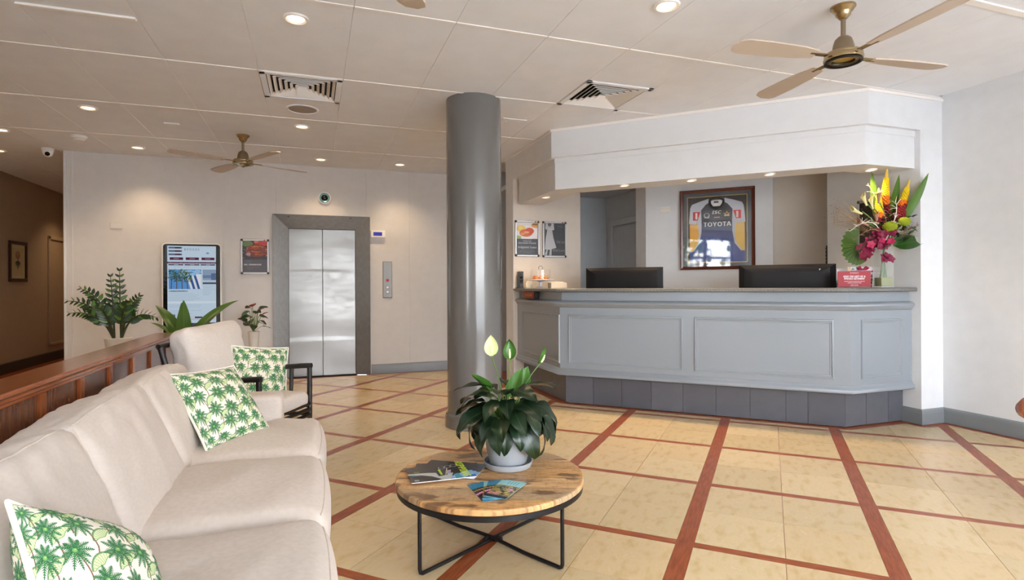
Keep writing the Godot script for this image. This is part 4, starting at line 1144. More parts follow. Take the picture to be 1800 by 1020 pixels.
func diffuser(label: String, u: float, v: float, s: float) -> void:
	var o := thing("air_vent", label, "air vent", P(u, v, CEIL))
	var b := MB.new()
	var h := s / 2
	for k in 4: b.box(Basis(Vector3.UP, k * PI / 2) * Vector3(0, -0.003, h - 0.022), Vector3(s, 0.014, 0.044), 0.003, Basis(Vector3.UP, k * PI / 2))
	obj("frame", b, M["ceiling_paint"], o)
	b = MB.new(); b.box(Vector3(0, 0.024, 0), Vector3(s - 0.02, 0.004, s - 0.02)); obj("duct", b, M["black_void"], o)
	for k in 6:
		b = MB.new()
		var r0 := (h - 0.05) * (1.0 - k / 6.3); var r1 := r0 - 0.021
		for e in [0.0, 0.004]:
			for i in 4:
				var Bk := Basis(Vector3.UP, i * PI / 2)
				b.quad_out(Bk * Vector3(-r0, -0.004 + e, r0), Bk * Vector3(r0, -0.004 + e, r0), Bk * Vector3(r1, 0.017 + e, r1), Bk * Vector3(-r1, 0.017 + e, r1), Bk * Vector3(0, -1 if e == 0.0 else 1, -1 if e == 0.0 else 1))
		for i in 4:
			var Bk := Basis(Vector3.UP, i * PI / 2)
			b.quad_out(Bk * Vector3(-r0, -0.004, r0), Bk * Vector3(r0, -0.004, r0), Bk * Vector3(r0, 0.0, r0), Bk * Vector3(-r0, 0.0, r0), Bk * Vector3(0, 0, 1))
		obj("louvre", b, M["ceiling_bar"], o)

func build_fittings() -> void:
	var cl := "round recessed downlight "
	var hall := "warm downlights in the ceiling"
	for q in [[-0.085, 3.591, "in the ceiling just in front of the square vent above the sofa"], [1.917, 2.739, "at the top edge of the view, left of the nearer fan"], [-1.866, 5.963, "in the left part of the ceiling, near the small white strip"],
			[-2.95, 7.067, "in the dim corridor ceiling, the nearer of two"], [-3.42, 8.139, "in the dim corridor ceiling, the farther of two"], [-1.869, 7.478, "by the lift wall above the kiosk, left of the farther fan"],
			[-0.089, 5.989, "just beyond the round ceiling speaker"], [0.108, 7.465, "close to the lift wall above the lift doors"], [1.09, 7.457, "close to the lift wall, nearest the pillar"], [-3.45, 11.4, "far down the corridor, out of sight behind the lift wall"]]:
		downlight(0, q[0], q[1], CEIL, 0.075, cl + q[2], SPOT, hall)
	for q in [[2.46, 5.81, "over the left end of the counter, nearest the posters"], [2.91, 4.88, "over the counter above the left computer screen"], [3.375, 4.45, "over the counter just left of the framed shirt"], [3.855, 3.98, "over the counter, right of the framed shirt"], [4.55, 3.555, "over the flowers at the right end of the counter"]]:
		downlight(1, q[0], q[1], 2.19, 0.05, "small downlight in the bulkhead " + q[2], SPOT * (1.5 if q[0] < 4.5 else 0.6), "downlights under the bulkhead")
	diffuser("square louvred air vent in the ceiling above the sofa, beside the round speaker", -0.069, 4.837, 0.597)
	diffuser("square louvred air vent in the ceiling in front of the bulkhead", 2.331, 4.237, 0.597)
	var o := thing("ceiling_speaker", "round beige speaker grille set in the ceiling behind the left vent", "speaker", P(-0.075, 5.41, CEIL))
	var b := MB.new(); b.lathe([[0.118, 0.0], [0.125, -0.008], [0.135, -0.006], [0.138, 0.0]], 40); obj("rim", b, M["ceiling_paint"], o)
	b = MB.new(); b.lathe([[0.0, -0.012], [0.08, -0.01], [0.122, -0.003], [0.122, 0.002], [0.0, 0.002]], 40); obj("grille", b, M["grey_mesh"], o)
	o = thing("smoke_detector", "white round smoke detector on the ceiling at the left", "smoke detector", P(-2.312, 7.111, CEIL))
	b = MB.new(); b.lathe([[0.0, -0.05], [0.05, -0.048], [0.056, -0.036], [0.05, -0.03]], 32); obj("head", b, M["white_plastic"], o)
	b = MB.new(); b.lathe([[0.05, -0.032], [0.066, -0.028], [0.075, -0.01], [0.075, 0.0]], 32); obj("base", b, M["white_plastic"], o)
	o = thing("dome_camera", "small white dome security camera under the ceiling at the corridor corner", "camera", P(-2.85, 7.86, CEIL))
	b = MB.new(); b.lathe([[0.05, -0.05], [0.054, -0.03], [0.06, -0.024], [0.06, 0.0]], 32); obj("mount", b, M["white_plastic"], o)
	b = MB.new(); b.lathe([[0.0, -0.098], [0.02, -0.096], [0.038, -0.082], [0.05, -0.056], [0.05, -0.045]], 32); obj("dome", b, M["white_plastic"], o)
	b = MB.new(); b.lathe([[0.024, 0.0], [0.024, 0.012], [0.0, 0.016]], 20, Vector3(0.012, -0.07, 0.038), Basis(Vector3.RIGHT, PI / 2)); obj("lens", b, M["dark_lens"], o)
	b = MB.new(); b.box(P(-1.283, 6.27, CEIL - 0.008), Vector3(0.13, 0.016, 0.03), 0.004); tag(obj("ceiling_beacon", b, M["white_plastic"]), "short white strip fitting on the ceiling left of the vent", "fitting")
	o = thing("access_hatch", "small square access hatch in the ceiling right of the pillar top", "hatch", P(1.84, 5.36, CEIL))
	b = MB.new(); b.box(Vector3(0, -0.003, 0), Vector3(0.24, 0.008, 0.56), 0.002); obj("hatch_panel", b, M["ceiling_paint"], o)
	for q in [[-0.07, -0.2], [0.06, -0.2]]:
		b = MB.new(); b.lathe([[0.0, -0.012], [0.008, -0.011], [0.01, -0.006]], 12, Vector3(q[0], 0, 0.2)); obj("screw", b, M["white_plastic"], o)
	fan("brass ceiling fan in front of the lift wall, the farther one", -0.682, 6.545, 0.265, 30, false)
	fan("brass ceiling fan with a wide open ring in front of the reception bulkhead", 2.893, 2.425, 0.27, 84, true)
	fan("ceiling fan above the sofa with only a blade tip in view at the top edge", 0.05, 2.0, 0.3, 55, true)
	# posters and shirt
	o = snap_frame("silver-framed poster of grilled meat left of the lift doors", P(-0.692, 7.93, 1.59), 0, 0.335, 0.45, "poster_grill")
	lettering(o, "R Y D G E S", 0.012, Vector3(-0.08, -0.06, 0.0085), M["ink_grey"])
	lettering(o, "INC. STEAKHOUSE", 0.017, Vector3(-0.028, -0.103, 0.0085), M["ink_white"], Basis.IDENTITY, 1.0, "Droid Sans", true)
	for k in 2: lettering(o, ["the ultimate dining experience for steak", "book your table now"][k], 0.006, Vector3(-0.02 - 0.04 * k, -0.135 - 0.02 * k, 0.0085), M["ink_grey"])
	o = snap_frame("silver-framed poster with a plate of food, left of two posters beyond the counter", P(2.5, 6.497, 1.78), 0, 0.325, 0.445, "poster_dish")
	lettering(o, "INTRODUCING", 0.012, Vector3(0, -0.03, 0.0085), M["ink_white"]); lettering(o, "INDULGENCE PACKAGE", 0.016, Vector3(0, -0.055, 0.0085), M["ink_white"])
	lettering(o, "Delightful Tastes", 0.022, Vector3(0, -0.107, 0.0085), M["ink_white"], Basis.IDENTITY, 1.0, "Droid Serif")
	for k in 3: lettering(o, ["a taste of the tropics waiting for you", "with breakfast and parking included each day", "ask our friendly team"][k], 0.007, Vector3(0, -0.14 - 0.017 * k, 0.0085), M["ink_grey"])
	o = snap_frame("silver-framed black and white poster of a figure in a long white dress", P(2.867, 6.497, 1.777), 0, 0.33, 0.45, "poster_dance")
	lettering(o, "R Y D G E S", 0.012, Vector3(0.08, 0.165, 0.0085), M["ink_grey"]); lettering(o, "Ti\u00e9 mi", 0.03, Vector3(0.085, -0.03, 0.0085), M["ink_grey"], Basis.IDENTITY, 1.0, "Droid Serif"); lettering(o, "Will Love", 0.028, Vector3(0.06, -0.137, 0.0085), M["ink_grey"], Basis.IDENTITY, 1.0, "Droid Serif")
	o = snap_frame("silver-framed dark poster on the right return wall, half hidden behind the flowers", P(4.88, 3.78, 1.76), -90, 0.33, 0.45, "poster_dark")
	# framed shirt
	o = thing("framed_shirt", "navy, white and gold sports shirt in a dark wooden display frame behind the counter", "framed shirt", P(4.385, 5.32, 1.838), -45)
	o.rotation.z = 0.0
	var fw := 0.81; var fh := 0.925
	for k in 4:
		b = MB.new()
		var Bk := Basis(Vector3.BACK, k * PI / 2)
		var ln := fw if k % 2 == 0 else fh
		var dist := (fh if k % 2 == 0 else fw) / 2
		var pr := [[0.0, 0.0], [0.0, 0.03], [0.012, 0.042], [0.03, 0.036], [0.04, 0.028], [0.045, 0.0]]
		for i in pr.size() - 1:
			var x0: float = ln / 2 - pr[i][0]; var x1: float = ln / 2 - pr[i + 1][0]
			b.quad_out(Bk * Vector3(-x0, dist - pr[i][0], pr[i][1]), Bk * Vector3(x0, dist - pr[i][0], pr[i][1]), Bk * Vector3(x1, dist - pr[i + 1][0], pr[i + 1][1]), Bk * Vector3(-x1, dist - pr[i + 1][0], pr[i + 1][1]), Bk * Vector3(0, 1.0 if i == 0 else (-1.0 if i == 4 else 0.1), 0.5))
		obj("frame_rail", b, M["frame_wood"], o)
	b = MB.new(); b.box(Vector3(0, 0, 0.003), Vector3(fw - 0.02, fh - 0.02, 0.006)); obj("backing", b, M["board_black"], o)
	b = MB.new()
	for k in 4:
		var Bk := Basis(Vector3.BACK, k * PI / 2)
		var ln := fw - 0.08 if k % 2 == 0 else fh - 0.08
		b.box(Bk * Vector3(0, ((fh if k % 2 == 0 else fw) - 0.08) / 2 - 0.022, 0.012), Bk.x.abs() * ln + Bk.y.abs() * 0.044 + Vector3(0, 0, 0.012))
	obj("mount_board", b, M["mat_board"], o)
	b = MB.new()
	for k in 4:
		var Bk := Basis(Vector3.BACK, k * PI / 2)
		var ln := fw - 0.165 if k % 2 == 0 else fh - 0.165
		b.box(Bk * Vector3(0, ((fh if k % 2 == 0 else fw) - 0.165) / 2, 0.016), Bk.x.abs() * ln + Bk.y.abs() * 0.009 + Vector3(0, 0, 0.01), 0.002)
	obj("gold_slip", b, M["gold_slip"], o)
	# the shirt itself
	var half := [[0.075, 0.335], [0.13, 0.32], [0.2, 0.22], [0.21, 0.06], [0.19, 0.0], [0.29, 0.02], [0.305, -0.05], [0.305, -0.355]]
	var pts := PackedVector2Array()
	for q in [[0.06, 0.34], [0.12, 0.31], [0.22, 0.2], [0.27, 0.1], [0.296, 0.07], [0.297, -0.1], [0.297, -0.378]]: pts.append(Vector2(q[0], q[1]))
	for k in range(6, -1, -1): pts.append(Vector2(-pts[k].x, pts[k].y))
	b = MB.new()
	var ix := Geometry2D.triangulate_polygon(pts)
	var uvf := func(q: Vector2) -> Vector2: return Vector2(q.x / 0.64 + 0.5, 0.5 - q.y / 0.76)
	for k in range(0, ix.size(), 3):
		var a := pts[ix[k]]; var c := pts[ix[k + 1]]; var e := pts[ix[k + 2]]
		if (c - a).cross(e - a) < 0: var sw := c; c = e; e = sw
		b.tri(Vector3(a.x, a.y, 0.02), Vector3(c.x, c.y, 0.02), Vector3(e.x, e.y, 0.02), uvf.call(a), uvf.call(c), uvf.call(e))
	for k in pts.size():
		var a := pts[k]; var c := pts[(k + 1) % pts.size()]
		b.quad_out(Vector3(a.x, a.y, 0.02), Vector3(c.x, c.y, 0.02), Vector3(c.x, c.y, 0.007), Vector3(a.x, a.y, 0.007), Vector3(a.y - c.y, c.x - a.x, 0) * -1.0, uvf.call(a), uvf.call(c), uvf.call(c), uvf.call(a))
	obj("shirt_body", b, M["shirt_body"], o)
	for s in [-1.0, 1.0]:
		var sp := PackedVector2Array()
		for q in [[0.0885, 0.352], [0.18, 0.325], [0.271, 0.293], [0.289, 0.255], [0.298, 0.16], [0.304, 0.072], [0.26, 0.062], [0.222, 0.062], [0.195, 0.15], [0.17, 0.223], [0.117, 0.288], [0.075, 0.312]]: sp.append(Vector2(q[0] * s, q[1]))
		b = MB.new()
		var six := Geometry2D.triangulate_polygon(sp)
		var suv := func(q: Vector2) -> Vector2: return Vector2((q.x * s - 0.12) / 0.2, (0.35 - q.y) / 0.3)
		for k in range(0, six.size(), 3):
			var c0 := sp[six[k]]; var c1 := sp[six[k + 1]]; var c2 := sp[six[k + 2]]
			if (c1 - c0).cross(c2 - c0) < 0: var sw := c1; c1 = c2; c2 = sw
			b.tri(Vector3(c0.x, c0.y, 0.028), Vector3(c1.x, c1.y, 0.028), Vector3(c2.x, c2.y, 0.028), suv.call(c0), suv.call(c1), suv.call(c2))
		for k in sp.size():
			var c0 := sp[k]; var c1 := sp[(k + 1) % sp.size()]
			b.quad_out(Vector3(c0.x, c0.y, 0.028), Vector3(c1.x, c1.y, 0.028), Vector3(c1.x, c1.y, 0.008), Vector3(c0.x, c0.y, 0.008), Vector3(c1.y - c0.y, c0.x - c1.x, 0) * -s)
		var sl := obj("sleeve", b, M["shirt_sleeve"], o)
		sl.set_meta("label", "white sleeve with a red badge")
	b = MB.new()
	b.tube([Vector3(-0.078, 0.325, 0.024), Vector3(-0.07, 0.285, 0.027), Vector3(-0.045, 0.25, 0.029), Vector3(0, 0.24, 0.03), Vector3(0.045, 0.25, 0.029), Vector3(0.07, 0.285, 0.027), Vector3(0.078, 0.325, 0.024), Vector3(0.04, 0.35, 0.022), Vector3(0, 0.353, 0.022), Vector3(-0.04, 0.35, 0.022)], 0.014, 8, true)
	obj("collar", b, M["board_black"], o)
	b = MB.new(); b.box(Vector3(0, 0.298, 0.021), Vector3(0.12, 0.07, 0.004)); obj("neck_lining", b, M["paper"], o)
	b = MB.new(); b.box(Vector3(-0.004, 0.31, 0.024), Vector3(0.05, 0.022, 0.002)); obj("size_tag", b, M["board_black"], o)
	lettering(o, "TOYOTA", 0.05, Vector3(0.005, 0.055, 0.0205), M["ink_white"], Basis.IDENTITY, 1.12, "Droid Sans", true)
	lettering(o, "ISC", 0.036, Vector3(0.0, 0.192, 0.0205), M["ink_white"], Basis(Vector3(1, 0, 0), Vector3(0.25, 1, 0), Vector3(0, 0, 1)), 1.3, "Droid Sans", true)
	b = MB.new(); b.box(Vector3(-0.01, -0.408, 0.0195), Vector3(0.09, 0.034, 0.003)); obj("plaque", b, M["gold_slip"], o)
	b = MB.new(); b.box(Vector3(0, 0, 0.034), Vector3(fw - 0.07, fh - 0.07, 0.002)); obj("glass", b, M["glass"], o)
	o = thing("light_switch", "white double wall plate just left of the framed shirt", "switch", P(3.985, 5.745, 2.1), -45)
	b = MB.new(); b.box(Vector3(0, 0, 0.004), Vector3(0.115, 0.075, 0.01), 0.003); obj("plate", b, M["white_plastic"], o)
	for s in 4:
		b = MB.new(); b.box(Vector3(-0.03 + 0.03 * (s % 2) * 2, 0.016 - 0.032 * (s / 2), 0.01), Vector3(0.03, 0.018, 0.006), 0.002); obj("rocker", b, M["paper_cream"], o)
	# corridor picture
	o = thing("botanical_print", "dark-framed botanical print hanging in the dim corridor", "picture", P(-4.07, 10.19, 1.588), 90)
	b = MB.new(); b.card(0.42, 0.5, 0.004, Vector3(0, 0, 0.01)); obj("print", b, M["botanical"], o)
	for s in [-1.0, 1.0]:
		b = MB.new(); b.box(Vector3(0, s * 0.27, 0.014), Vector3(0.53, 0.05, 0.028), 0.008); obj("frame_rail", b, M["frame_dark"], o)
		b = MB.new(); b.box(Vector3(s * 0.24, 0, 0.014), Vector3(0.05, 0.5, 0.028), 0.008); obj("frame_rail", b, M["frame_dark"], o)

var wrinkle := FastNoiseLite.new()

func pillow(label: String, tl: Vector3, tr: Vector3, bl: Vector3, s: float, thick: float) -> void:
	var x := (tr - tl).normalized()
	var y := (tl - bl); y = (y - x * y.dot(x)).normalized()
	var B := Basis(x, y, x.cross(y))
	var o := thing("throw_pillow", label, "cushion", tl + x * s / 2 - y * s / 2, 0.0, "palm print cushions")
	o.basis = B
	var b := MB.new()
	b.crease = 0.3
	for sd in [1.0, -1.0]:
		var rows := []
		for i in 25:
			var row := PackedVector3Array()
			for j in 25:
				var u := sin((j / 24.0 - 0.5) * PI); var v := -sin((i / 24.0 - 0.5) * PI)
				var px := u * (1.0 - 0.055 * (1.0 - v * v)); var py := v * (1.0 - 0.055 * (1.0 - u * u))
				var z := thick * pow(maxf(0.0, 1.0 - pow(absf(u), 2.4)), 0.55) * pow(maxf(0.0, 1.0 - pow(absf(v), 2.4)), 0.55)
				z *= 1.0 + 0.12 * wrinkle.get_noise_3d(u * 60, v * 60, sd * 40 + tl.x * 90)
				row.append(Vector3(px * s / 2, py * s / 2, z * sd))
			rows.append(row)
		b.grid(rows, false, false, sd > 0)
	obj("cover", b, M["palm_cloth"], o)
	b = MB.new()
	var pts := []
	for k in 48:
		var t := k / 12.0
		var f := sin((fposmod(t, 1.0) - 0.5) * PI)
		var q: Vector2 = [Vector2(f, -1), Vector2(1, f), Vector2(-f, 1), Vector2(-1, -f)][int(t)]
		pts.append(Vector3(q.x * (1.0 - 0.055 * (1.0 - q.y * q.y)), q.y * (1.0 - 0.055 * (1.0 - q.x * q.x)), 0) * (s / 2 + 0.003))
	b.tube(pts, 0.0055, 8, true)
	obj("piping", b, M["piping"], o)

func build_furniture() -> void:
	wrinkle.seed = 4; wrinkle.frequency = 0.02; wrinkle.fractal_octaves = 3
	var wr := func(p: Vector3, k: float, amt: float) -> float: return wrinkle.get_noise_3d(p.x * 50 + k * 31, p.y * 70 + k * 17, p.z * 45) * amt
	# sofa, facing right (+u); local x along u, local z towards the camera
	var so := thing("sofa", "long cream linen three-seat sofa with loose cushions along the wooden partition", "sofa", P(-0.44, 2.35))
	var L := func(u: float, h: float, v: float) -> Vector3: return Vector3(u + 0.44, h, 2.35 - v)
	var b := MB.new()
	b.soft(Vector3(0.82, 0.24, 2.62), 0.03, 12, func(_p): return Vector3.ZERO, L.call(-0.46, 0.18, 2.35)); obj("base", b, M["sofa_linen"], so)
	b = MB.new(); b.soft(Vector3(0.12, 0.64, 2.62), 0.05, 14, func(p): return Vector3(0, 0.008 * wrinkle.get_noise_1d(p.z * 120), 0), L.call(-0.885, 0.38, 2.35)); obj("back", b, M["sofa_linen"], so)
	for v in [3.51, 1.13]:
		b = MB.new(); b.soft(Vector3(0.72, 0.5, 0.2), 0.04, 16, func(p): return Vector3(0, 0.004, 0.01 * sin(p.y * 4 + p.x * 3)) * (1.0 - p.x * p.x * 0.4), L.call(-0.52, 0.34, v)); obj("arm", b, M["sofa_linen"], so)
	for k in 3:
		var c: float = [3.115, 2.36, 1.6][k]
		b = MB.new()
		var seat_fn := func(p):
			var up: float = maxf(0.0, p.y)
			return Vector3(0.02 * (1.0 - p.z * p.z) * maxf(0, p.x), 0.03 * up * (1.0 - p.x * p.x * 0.7) * (1.0 - pow(absf(p.z), 2.6)) + 0.7 * up * wr.call(Vector3(p.x * 1.6, p.y, p.z * 0.7), k, 0.022), 0.5 * wr.call(p, k + 9, 0.016) * absf(p.z))
		b.soft(Vector3(0.72, 0.2, 0.752), 0.075, 30, seat_fn, L.call(-0.315, 0.345, c))
		var sc := obj("seat_cushion", b, M["sofa_linen"], so)
		b = MB.new(); b.seam(Vector3(0.72, 0.2, 0.752), 0.075, seat_fn, Vector3(1, 1, -0.93), Vector3(1, 1, 0.93), L.call(-0.315, 0.345, c)); obj("seam", b, M["sofa_linen"], sc)
	var lean := Basis(Vector3.BACK, deg_to_rad(15))
	for k in 3:
		var c: float = [3.085, 2.352, 1.605][k]
		b = MB.new()
		var back_fn := func(p):
			var f: float = (1.0 - p.z * p.z * 0.85) * (1.0 - p.y * p.y * 0.6)
			var slump: float = 0.03 * (1.0 - p.y) * maxf(0.0, p.x)
			var cr: float = wr.call(Vector3(p.x, p.y * 0.55 + p.z * 0.9, p.z * 1.6 - p.y * 0.6), k + 3, 0.017)
			cr += 0.006 * sin(p.z * 21.0 + p.y * 5.0 + k) * maxf(0.0, p.y - 0.2) * (1.0 - p.z * p.z)
			return Vector3(0.045 * f * p.x + slump + cr * signf(p.x) * 0.8, -0.02 * pow(absf(p.z), 3.0) * maxf(0, p.y) + 0.5 * cr, 0.4 * cr)
		b.soft(Vector3(0.19, 0.45, 0.742), 0.042, 30, back_fn, L.call(-0.705, 0.58, c), lean)
		var bc := obj("back_cushion", b, M["sofa_linen"], so)
		b = MB.new(); b.seam(Vector3(0.19, 0.45, 0.742), 0.042, back_fn, Vector3(1, 1, -0.95), Vector3(1, 1, 0.95), L.call(-0.705, 0.58, c), lean)
		b.seam(Vector3(0.19, 0.45, 0.742), 0.042, back_fn, Vector3(1, 0.93, -1), Vector3(1, -0.95, -1), L.call(-0.705, 0.58, c), lean)
		b.seam(Vector3(0.19, 0.45, 0.742), 0.042, back_fn, Vector3(1, 0.93, 1), Vector3(1, -0.95, 1), L.call(-0.705, 0.58, c), lean); obj("seam", b, M["sofa_linen"], bc)
	for s in [[-0.06, 3.6], [-0.06, 1.1], [-0.86, 3.6], [-0.86, 1.1]]:
		b = MB.new(); b.lathe([[0.0, 0.0], [0.02, 0.0], [0.028, 0.07], [0.0, 0.07]], 16, L.call(s[0], 0.0, s[1])); obj("foot", b, M["frame_dark"], so)
	pillow("palm print cushion leaning in the far corner of the sofa", P(-0.642, 3.009, 0.79), P(-0.414, 3.32, 0.777), P(-0.505, 2.82, 0.495), 0.41, 0.07)
	pillow("palm print cushion tilted on its corner at the near end of the sofa", P(-0.558, 1.36, 0.782), P(-0.423, 1.665, 0.57), P(-0.378, 1.242, 0.507), 0.37, 0.085)
	# armchair of black cane
	var a := thing("armchair", "black cane armchair with pale loose cushions just beyond the sofa", "armchair", P(-0.17, 4.12), 61.9)
	var rod := func(n: String, pts: Array, r: float) -> void:
		var m := MB.new(); m.tube(pts, r, 12); obj(n, m, M["black_cane"], a)
	for s in [-1.0, 1.0]:
		var x: float = s * 0.313
		rod.call("front_leg", [Vector3(x, 0.0, 0.0), Vector3(x, 0.3, 0.0), Vector3(x, 0.625, 0.0)], 0.018)
		rod.call("arm", [Vector3(x, 0.622, 0.016), Vector3(x, 0.62, -0.05), Vector3(x, 0.6, -0.3), Vector3(x, 0.585, -0.62)], 0.019)
		rod.call("arm_post", [Vector3(x, 0.33, -0.15), Vector3(x, 0.61, -0.14)], 0.015)
		rod.call("back_post", [Vector3(x, 0.0, -0.5), Vector3(x, 0.35, -0.54), Vector3(x, 0.83, -0.69)], 0.018)
		for h in [0.33, 0.27]: rod.call("side_rail", [Vector3(x, h, 0.0), Vector3(x, h - 0.01, -0.53)], 0.014)
	for h in [0.345, 0.305, 0.265]: rod.call("front_rail", [Vector3(-0.313, h, 0), Vector3(0.313, h, 0)], 0.014)
	rod.call("top_rail", [Vector3(-0.33, 0.82, -0.687), Vector3(0, 0.83, -0.7), Vector3(0.33, 0.82, -0.687)], 0.018)
	for k in 5: rod.call("back_slat", [Vector3(-0.2 + 0.1 * k, 0.34, -0.54), Vector3(-0.2 + 0.1 * k, 0.82, -0.69)], 0.009)
	b = MB.new(); b.soft(Vector3(0.585, 0.11, 0.6), 0.04, 20, func(p): return Vector3(0, 0.02 * maxf(0, p.y) * (1 - p.x * p.x) * (1 - p.z * p.z) + 0.5 * wr.call(p, 20, 0.016), 0), Vector3(0, 0.388, -0.285)); obj("seat_cushion", b, M["chair_linen"], a)
	b = MB.new(); b.soft(Vector3(0.56, 0.52, 0.17), 0.06, 24, func(p): return Vector3(0, 0.012 * sin(p.x * 2.2), 0.03 * signf(p.z) * (1 - p.x * p.x) * (1 - p.y * p.y)) + Vector3(0.3, 0.3, 0.8) * wr.call(Vector3(p.x * 0.5, p.y * 1.5, p.z), 24, 0.022), Vector3(0.0, 0.685, -0.545), Basis(Vector3.RIGHT, deg_to_rad(-15))); obj("back_cushion", b, M["chair_linen"], a)
	pillow("palm print cushion standing upright on the black cane armchair", P(-0.534, 4.40, 0.785), P(-0.197, 4.52, 0.745), P(-0.51, 4.33, 0.435), 0.385, 0.065)
	# low panelled wooden partition
	var pt := thing("wooden_partition", "low polished timber partition with a wide cap and dark panels, behind the sofa", "partition", P(-1.09, 3.0))
	var K := func(u: float, h: float, v: float) -> Vector3: return Vector3(u + 1.09, h, 3.0 - v)
	b = MB.new(); b.box(K.call(-1.09, 0.826, 3.07), Vector3(0.19, 0.022, 4.26), 0.007); obj("cap", b, M["mahogany"], pt)
	b = MB.new(); b.box(K.call(-1.08, 0.806, 3.07), Vector3(0.155, 0.018, 4.2), 0.004); obj("cap_moulding", b, M["mahogany"], pt)
	b = MB.new(); b.box(K.call(-1.022, 0.793, 3.07), Vector3(0.03, 0.02, 4.2), 0.003); obj("top_rail", b, M["mahogany"], pt)
	b = MB.new(); b.box(K.call(-1.022, 0.06, 3.07), Vector3(0.03, 0.12, 4.2), 0.003); obj("bottom_rail", b, M["mahogany"], pt)
	b = MB.new(); b.box(K.call(-1.11, 0.4, 3.07), Vector3(0.11, 0.785, 4.2)); obj("core", b, M["frame_dark"], pt)
	b = MB.new(); b.box(K.call(-1.09, 0.4, 5.18), Vector3(0.16, 0.785, 0.03), 0.003); obj("end_board", b, M["mahogany"], pt)
	var v0 := 0.735
	while v0 < 5.2:
		b = MB.new(); b.box(K.call(-1.022, 0.45, v0), Vector3(0.03, 0.67, 0.05), 0.003, Basis.IDENTITY); obj("stile", b, M["mahogany"], pt)
		if v0 < 5.0:
			b = MB.new(); b.box(K.call(-1.033, 0.45, v0 + 0.2), Vector3(0.024, 0.67, 0.36)); obj("panel", b, M["walnut_%d" % (rng.randi() % 3)], pt)
		v0 += 0.4
	# coffee table
	var t := thing("coffee_table", "round mango-wood coffee table on a thin black crossed metal frame", "coffee table", P(0.783, 2.53))
	b = MB.new()
	var N := 72
	var prof := [[0.0, 0.32], [0.428, 0.32], [0.434, 0.316], [0.436, 0.308], [0.436, 0.296], [0.43, 0.291], [0.0, 0.291]]
	var ang := deg_to_rad(19.5)
	var pw := func(k: int, i: int) -> Vector3: return Vector3(prof[k][0] * cos(TAU * i / N), prof[k][1], -prof[k][0] * sin(TAU * i / N))
	var tw := func(p: Vector3) -> Vector2:
		var q := Vector2(p.x, p.z).rotated(-ang)
		return Vector2(q.x / 0.92 + 0.5, q.y / 0.92 + 0.5)
	for k in prof.size() - 1:
		for i in N:
			var q0: Vector3 = pw.call(k, i); var q1: Vector3 = pw.call(k, i + 1); var q2: Vector3 = pw.call(k + 1, i + 1); var q3: Vector3 = pw.call(k + 1, i)
			b.quad_out(q0, q1, q2, q3, (q0 + q2) * 0.5 - Vector3(0, 0.3055, 0) if k != 0 else Vector3.UP, tw.call(q0), tw.call(q1), tw.call(q2), tw.call(q3))
	obj("tabletop", b, M["table_wood"], t)
	b = MB.new(); b.lathe([[0.424, 0.268], [0.432, 0.268], [0.432, 0.291], [0.424, 0.291], [0.424, 0.268]], 72); obj("rim_hoop", b, M["black_metal"], t)
	for k in 2:
		var e: Vector2 = [Vector2(0.37, 0.205), Vector2(0.2, -0.37)][k]
		var h: float = [0.008, 0.012][k]
		b = MB.new()
		var path := []
		for s in [-1.0, 1.0]:
			var q := Vector3(e.x * s, 0, -e.y * s)
			var inn := -q.normalized()
			var leg := [q + Vector3(0, 0.29, 0), q + Vector3(0, 0.15, 0), q + Vector3(0, 0.03, 0), q + Vector3(0, h + 0.006, 0) + inn * 0.004, q + Vector3(0, h, 0) + inn * 0.014, q * 0.5 + Vector3(0, h, 0)]
			if s > 0: leg.reverse()
			path.append_array(leg)
			if s < 0: path.append(Vector3(0, h + 0.012 * k, 0))
		b.tube(path, 0.0085, 10); obj("leg_frame", b, M["black_metal"], t)
	b = MB.new(); b.box(Vector3(0.03, 0.014, 0.012), Vector3(0.05, 0.026, 0.02), 0.006, rot(-30)); b.box(Vector3(-0.01, 0.012, -0.01), Vector3(0.05, 0.024, 0.02), 0.006, rot(30)); obj("joint_clamp", b, M["black_metal"], t)
	# wooden chair at the right edge: only the end of its rail is in view
	var ch := thing("wooden_chair", "varnished wooden chair of which only a rounded rail end shows at the right edge", "chair", P(3.83, 1.66))
	b = MB.new()
	var rail := []; var rad := []
	var bend := Curve3D.new()
	for q in [[3.335, 1.80, 0.555], [3.5, 1.83, 0.575], [3.75, 1.78, 0.62], [3.98, 1.6, 0.66], [4.05, 1.36, 0.66], [3.95, 1.12, 0.62], [3.72, 0.98, 0.58], [3.5, 0.97, 0.555]]:
		bend.add_point(Vector3(q[0] - 3.83, q[2], 1.66 - q[1]))
	for k in bend.point_count:
		var t0 := bend.get_point_position(maxi(k - 1, 0)); var t1 := bend.get_point_position(mini(k + 1, bend.point_count - 1))
		bend.set_point_in(k, (t0 - t1) * 0.17); bend.set_point_out(k, (t1 - t0) * 0.17)
	for k in 33:
		var q := k / 32.0
		rail.append(bend.sample_baked(bend.get_baked_length() * q))
		rad.append(0.056 * sqrt(clampf(1.0 - pow(absf(q * 2 - 1), 22), 0.02, 1.0)))
	b.tube(rail, PackedFloat32Array(rad), 16); obj("bent_rail", b, M["chair_wood"], ch)
	b = MB.new(); b.lathe([[0.0, 0.42], [0.36, 0.42], [0.38, 0.435], [0.37, 0.455], [0.0, 0.46]], 40, Vector3(-0.05, 0, 0.28)); obj("seat", b, M["chair_wood"], ch)
	for k in 4:
		var th := PI / 4 + PI / 2 * k
		b = MB.new(); b.tube([Vector3(-0.05 + 0.34 * cos(th), 0, 0.28 + 0.34 * sin(th)), Vector3(-0.05 + 0.28 * cos(th), 0.43, 0.28 + 0.28 * sin(th))], 0.02, 12); obj("leg", b, M["chair_wood"], ch)
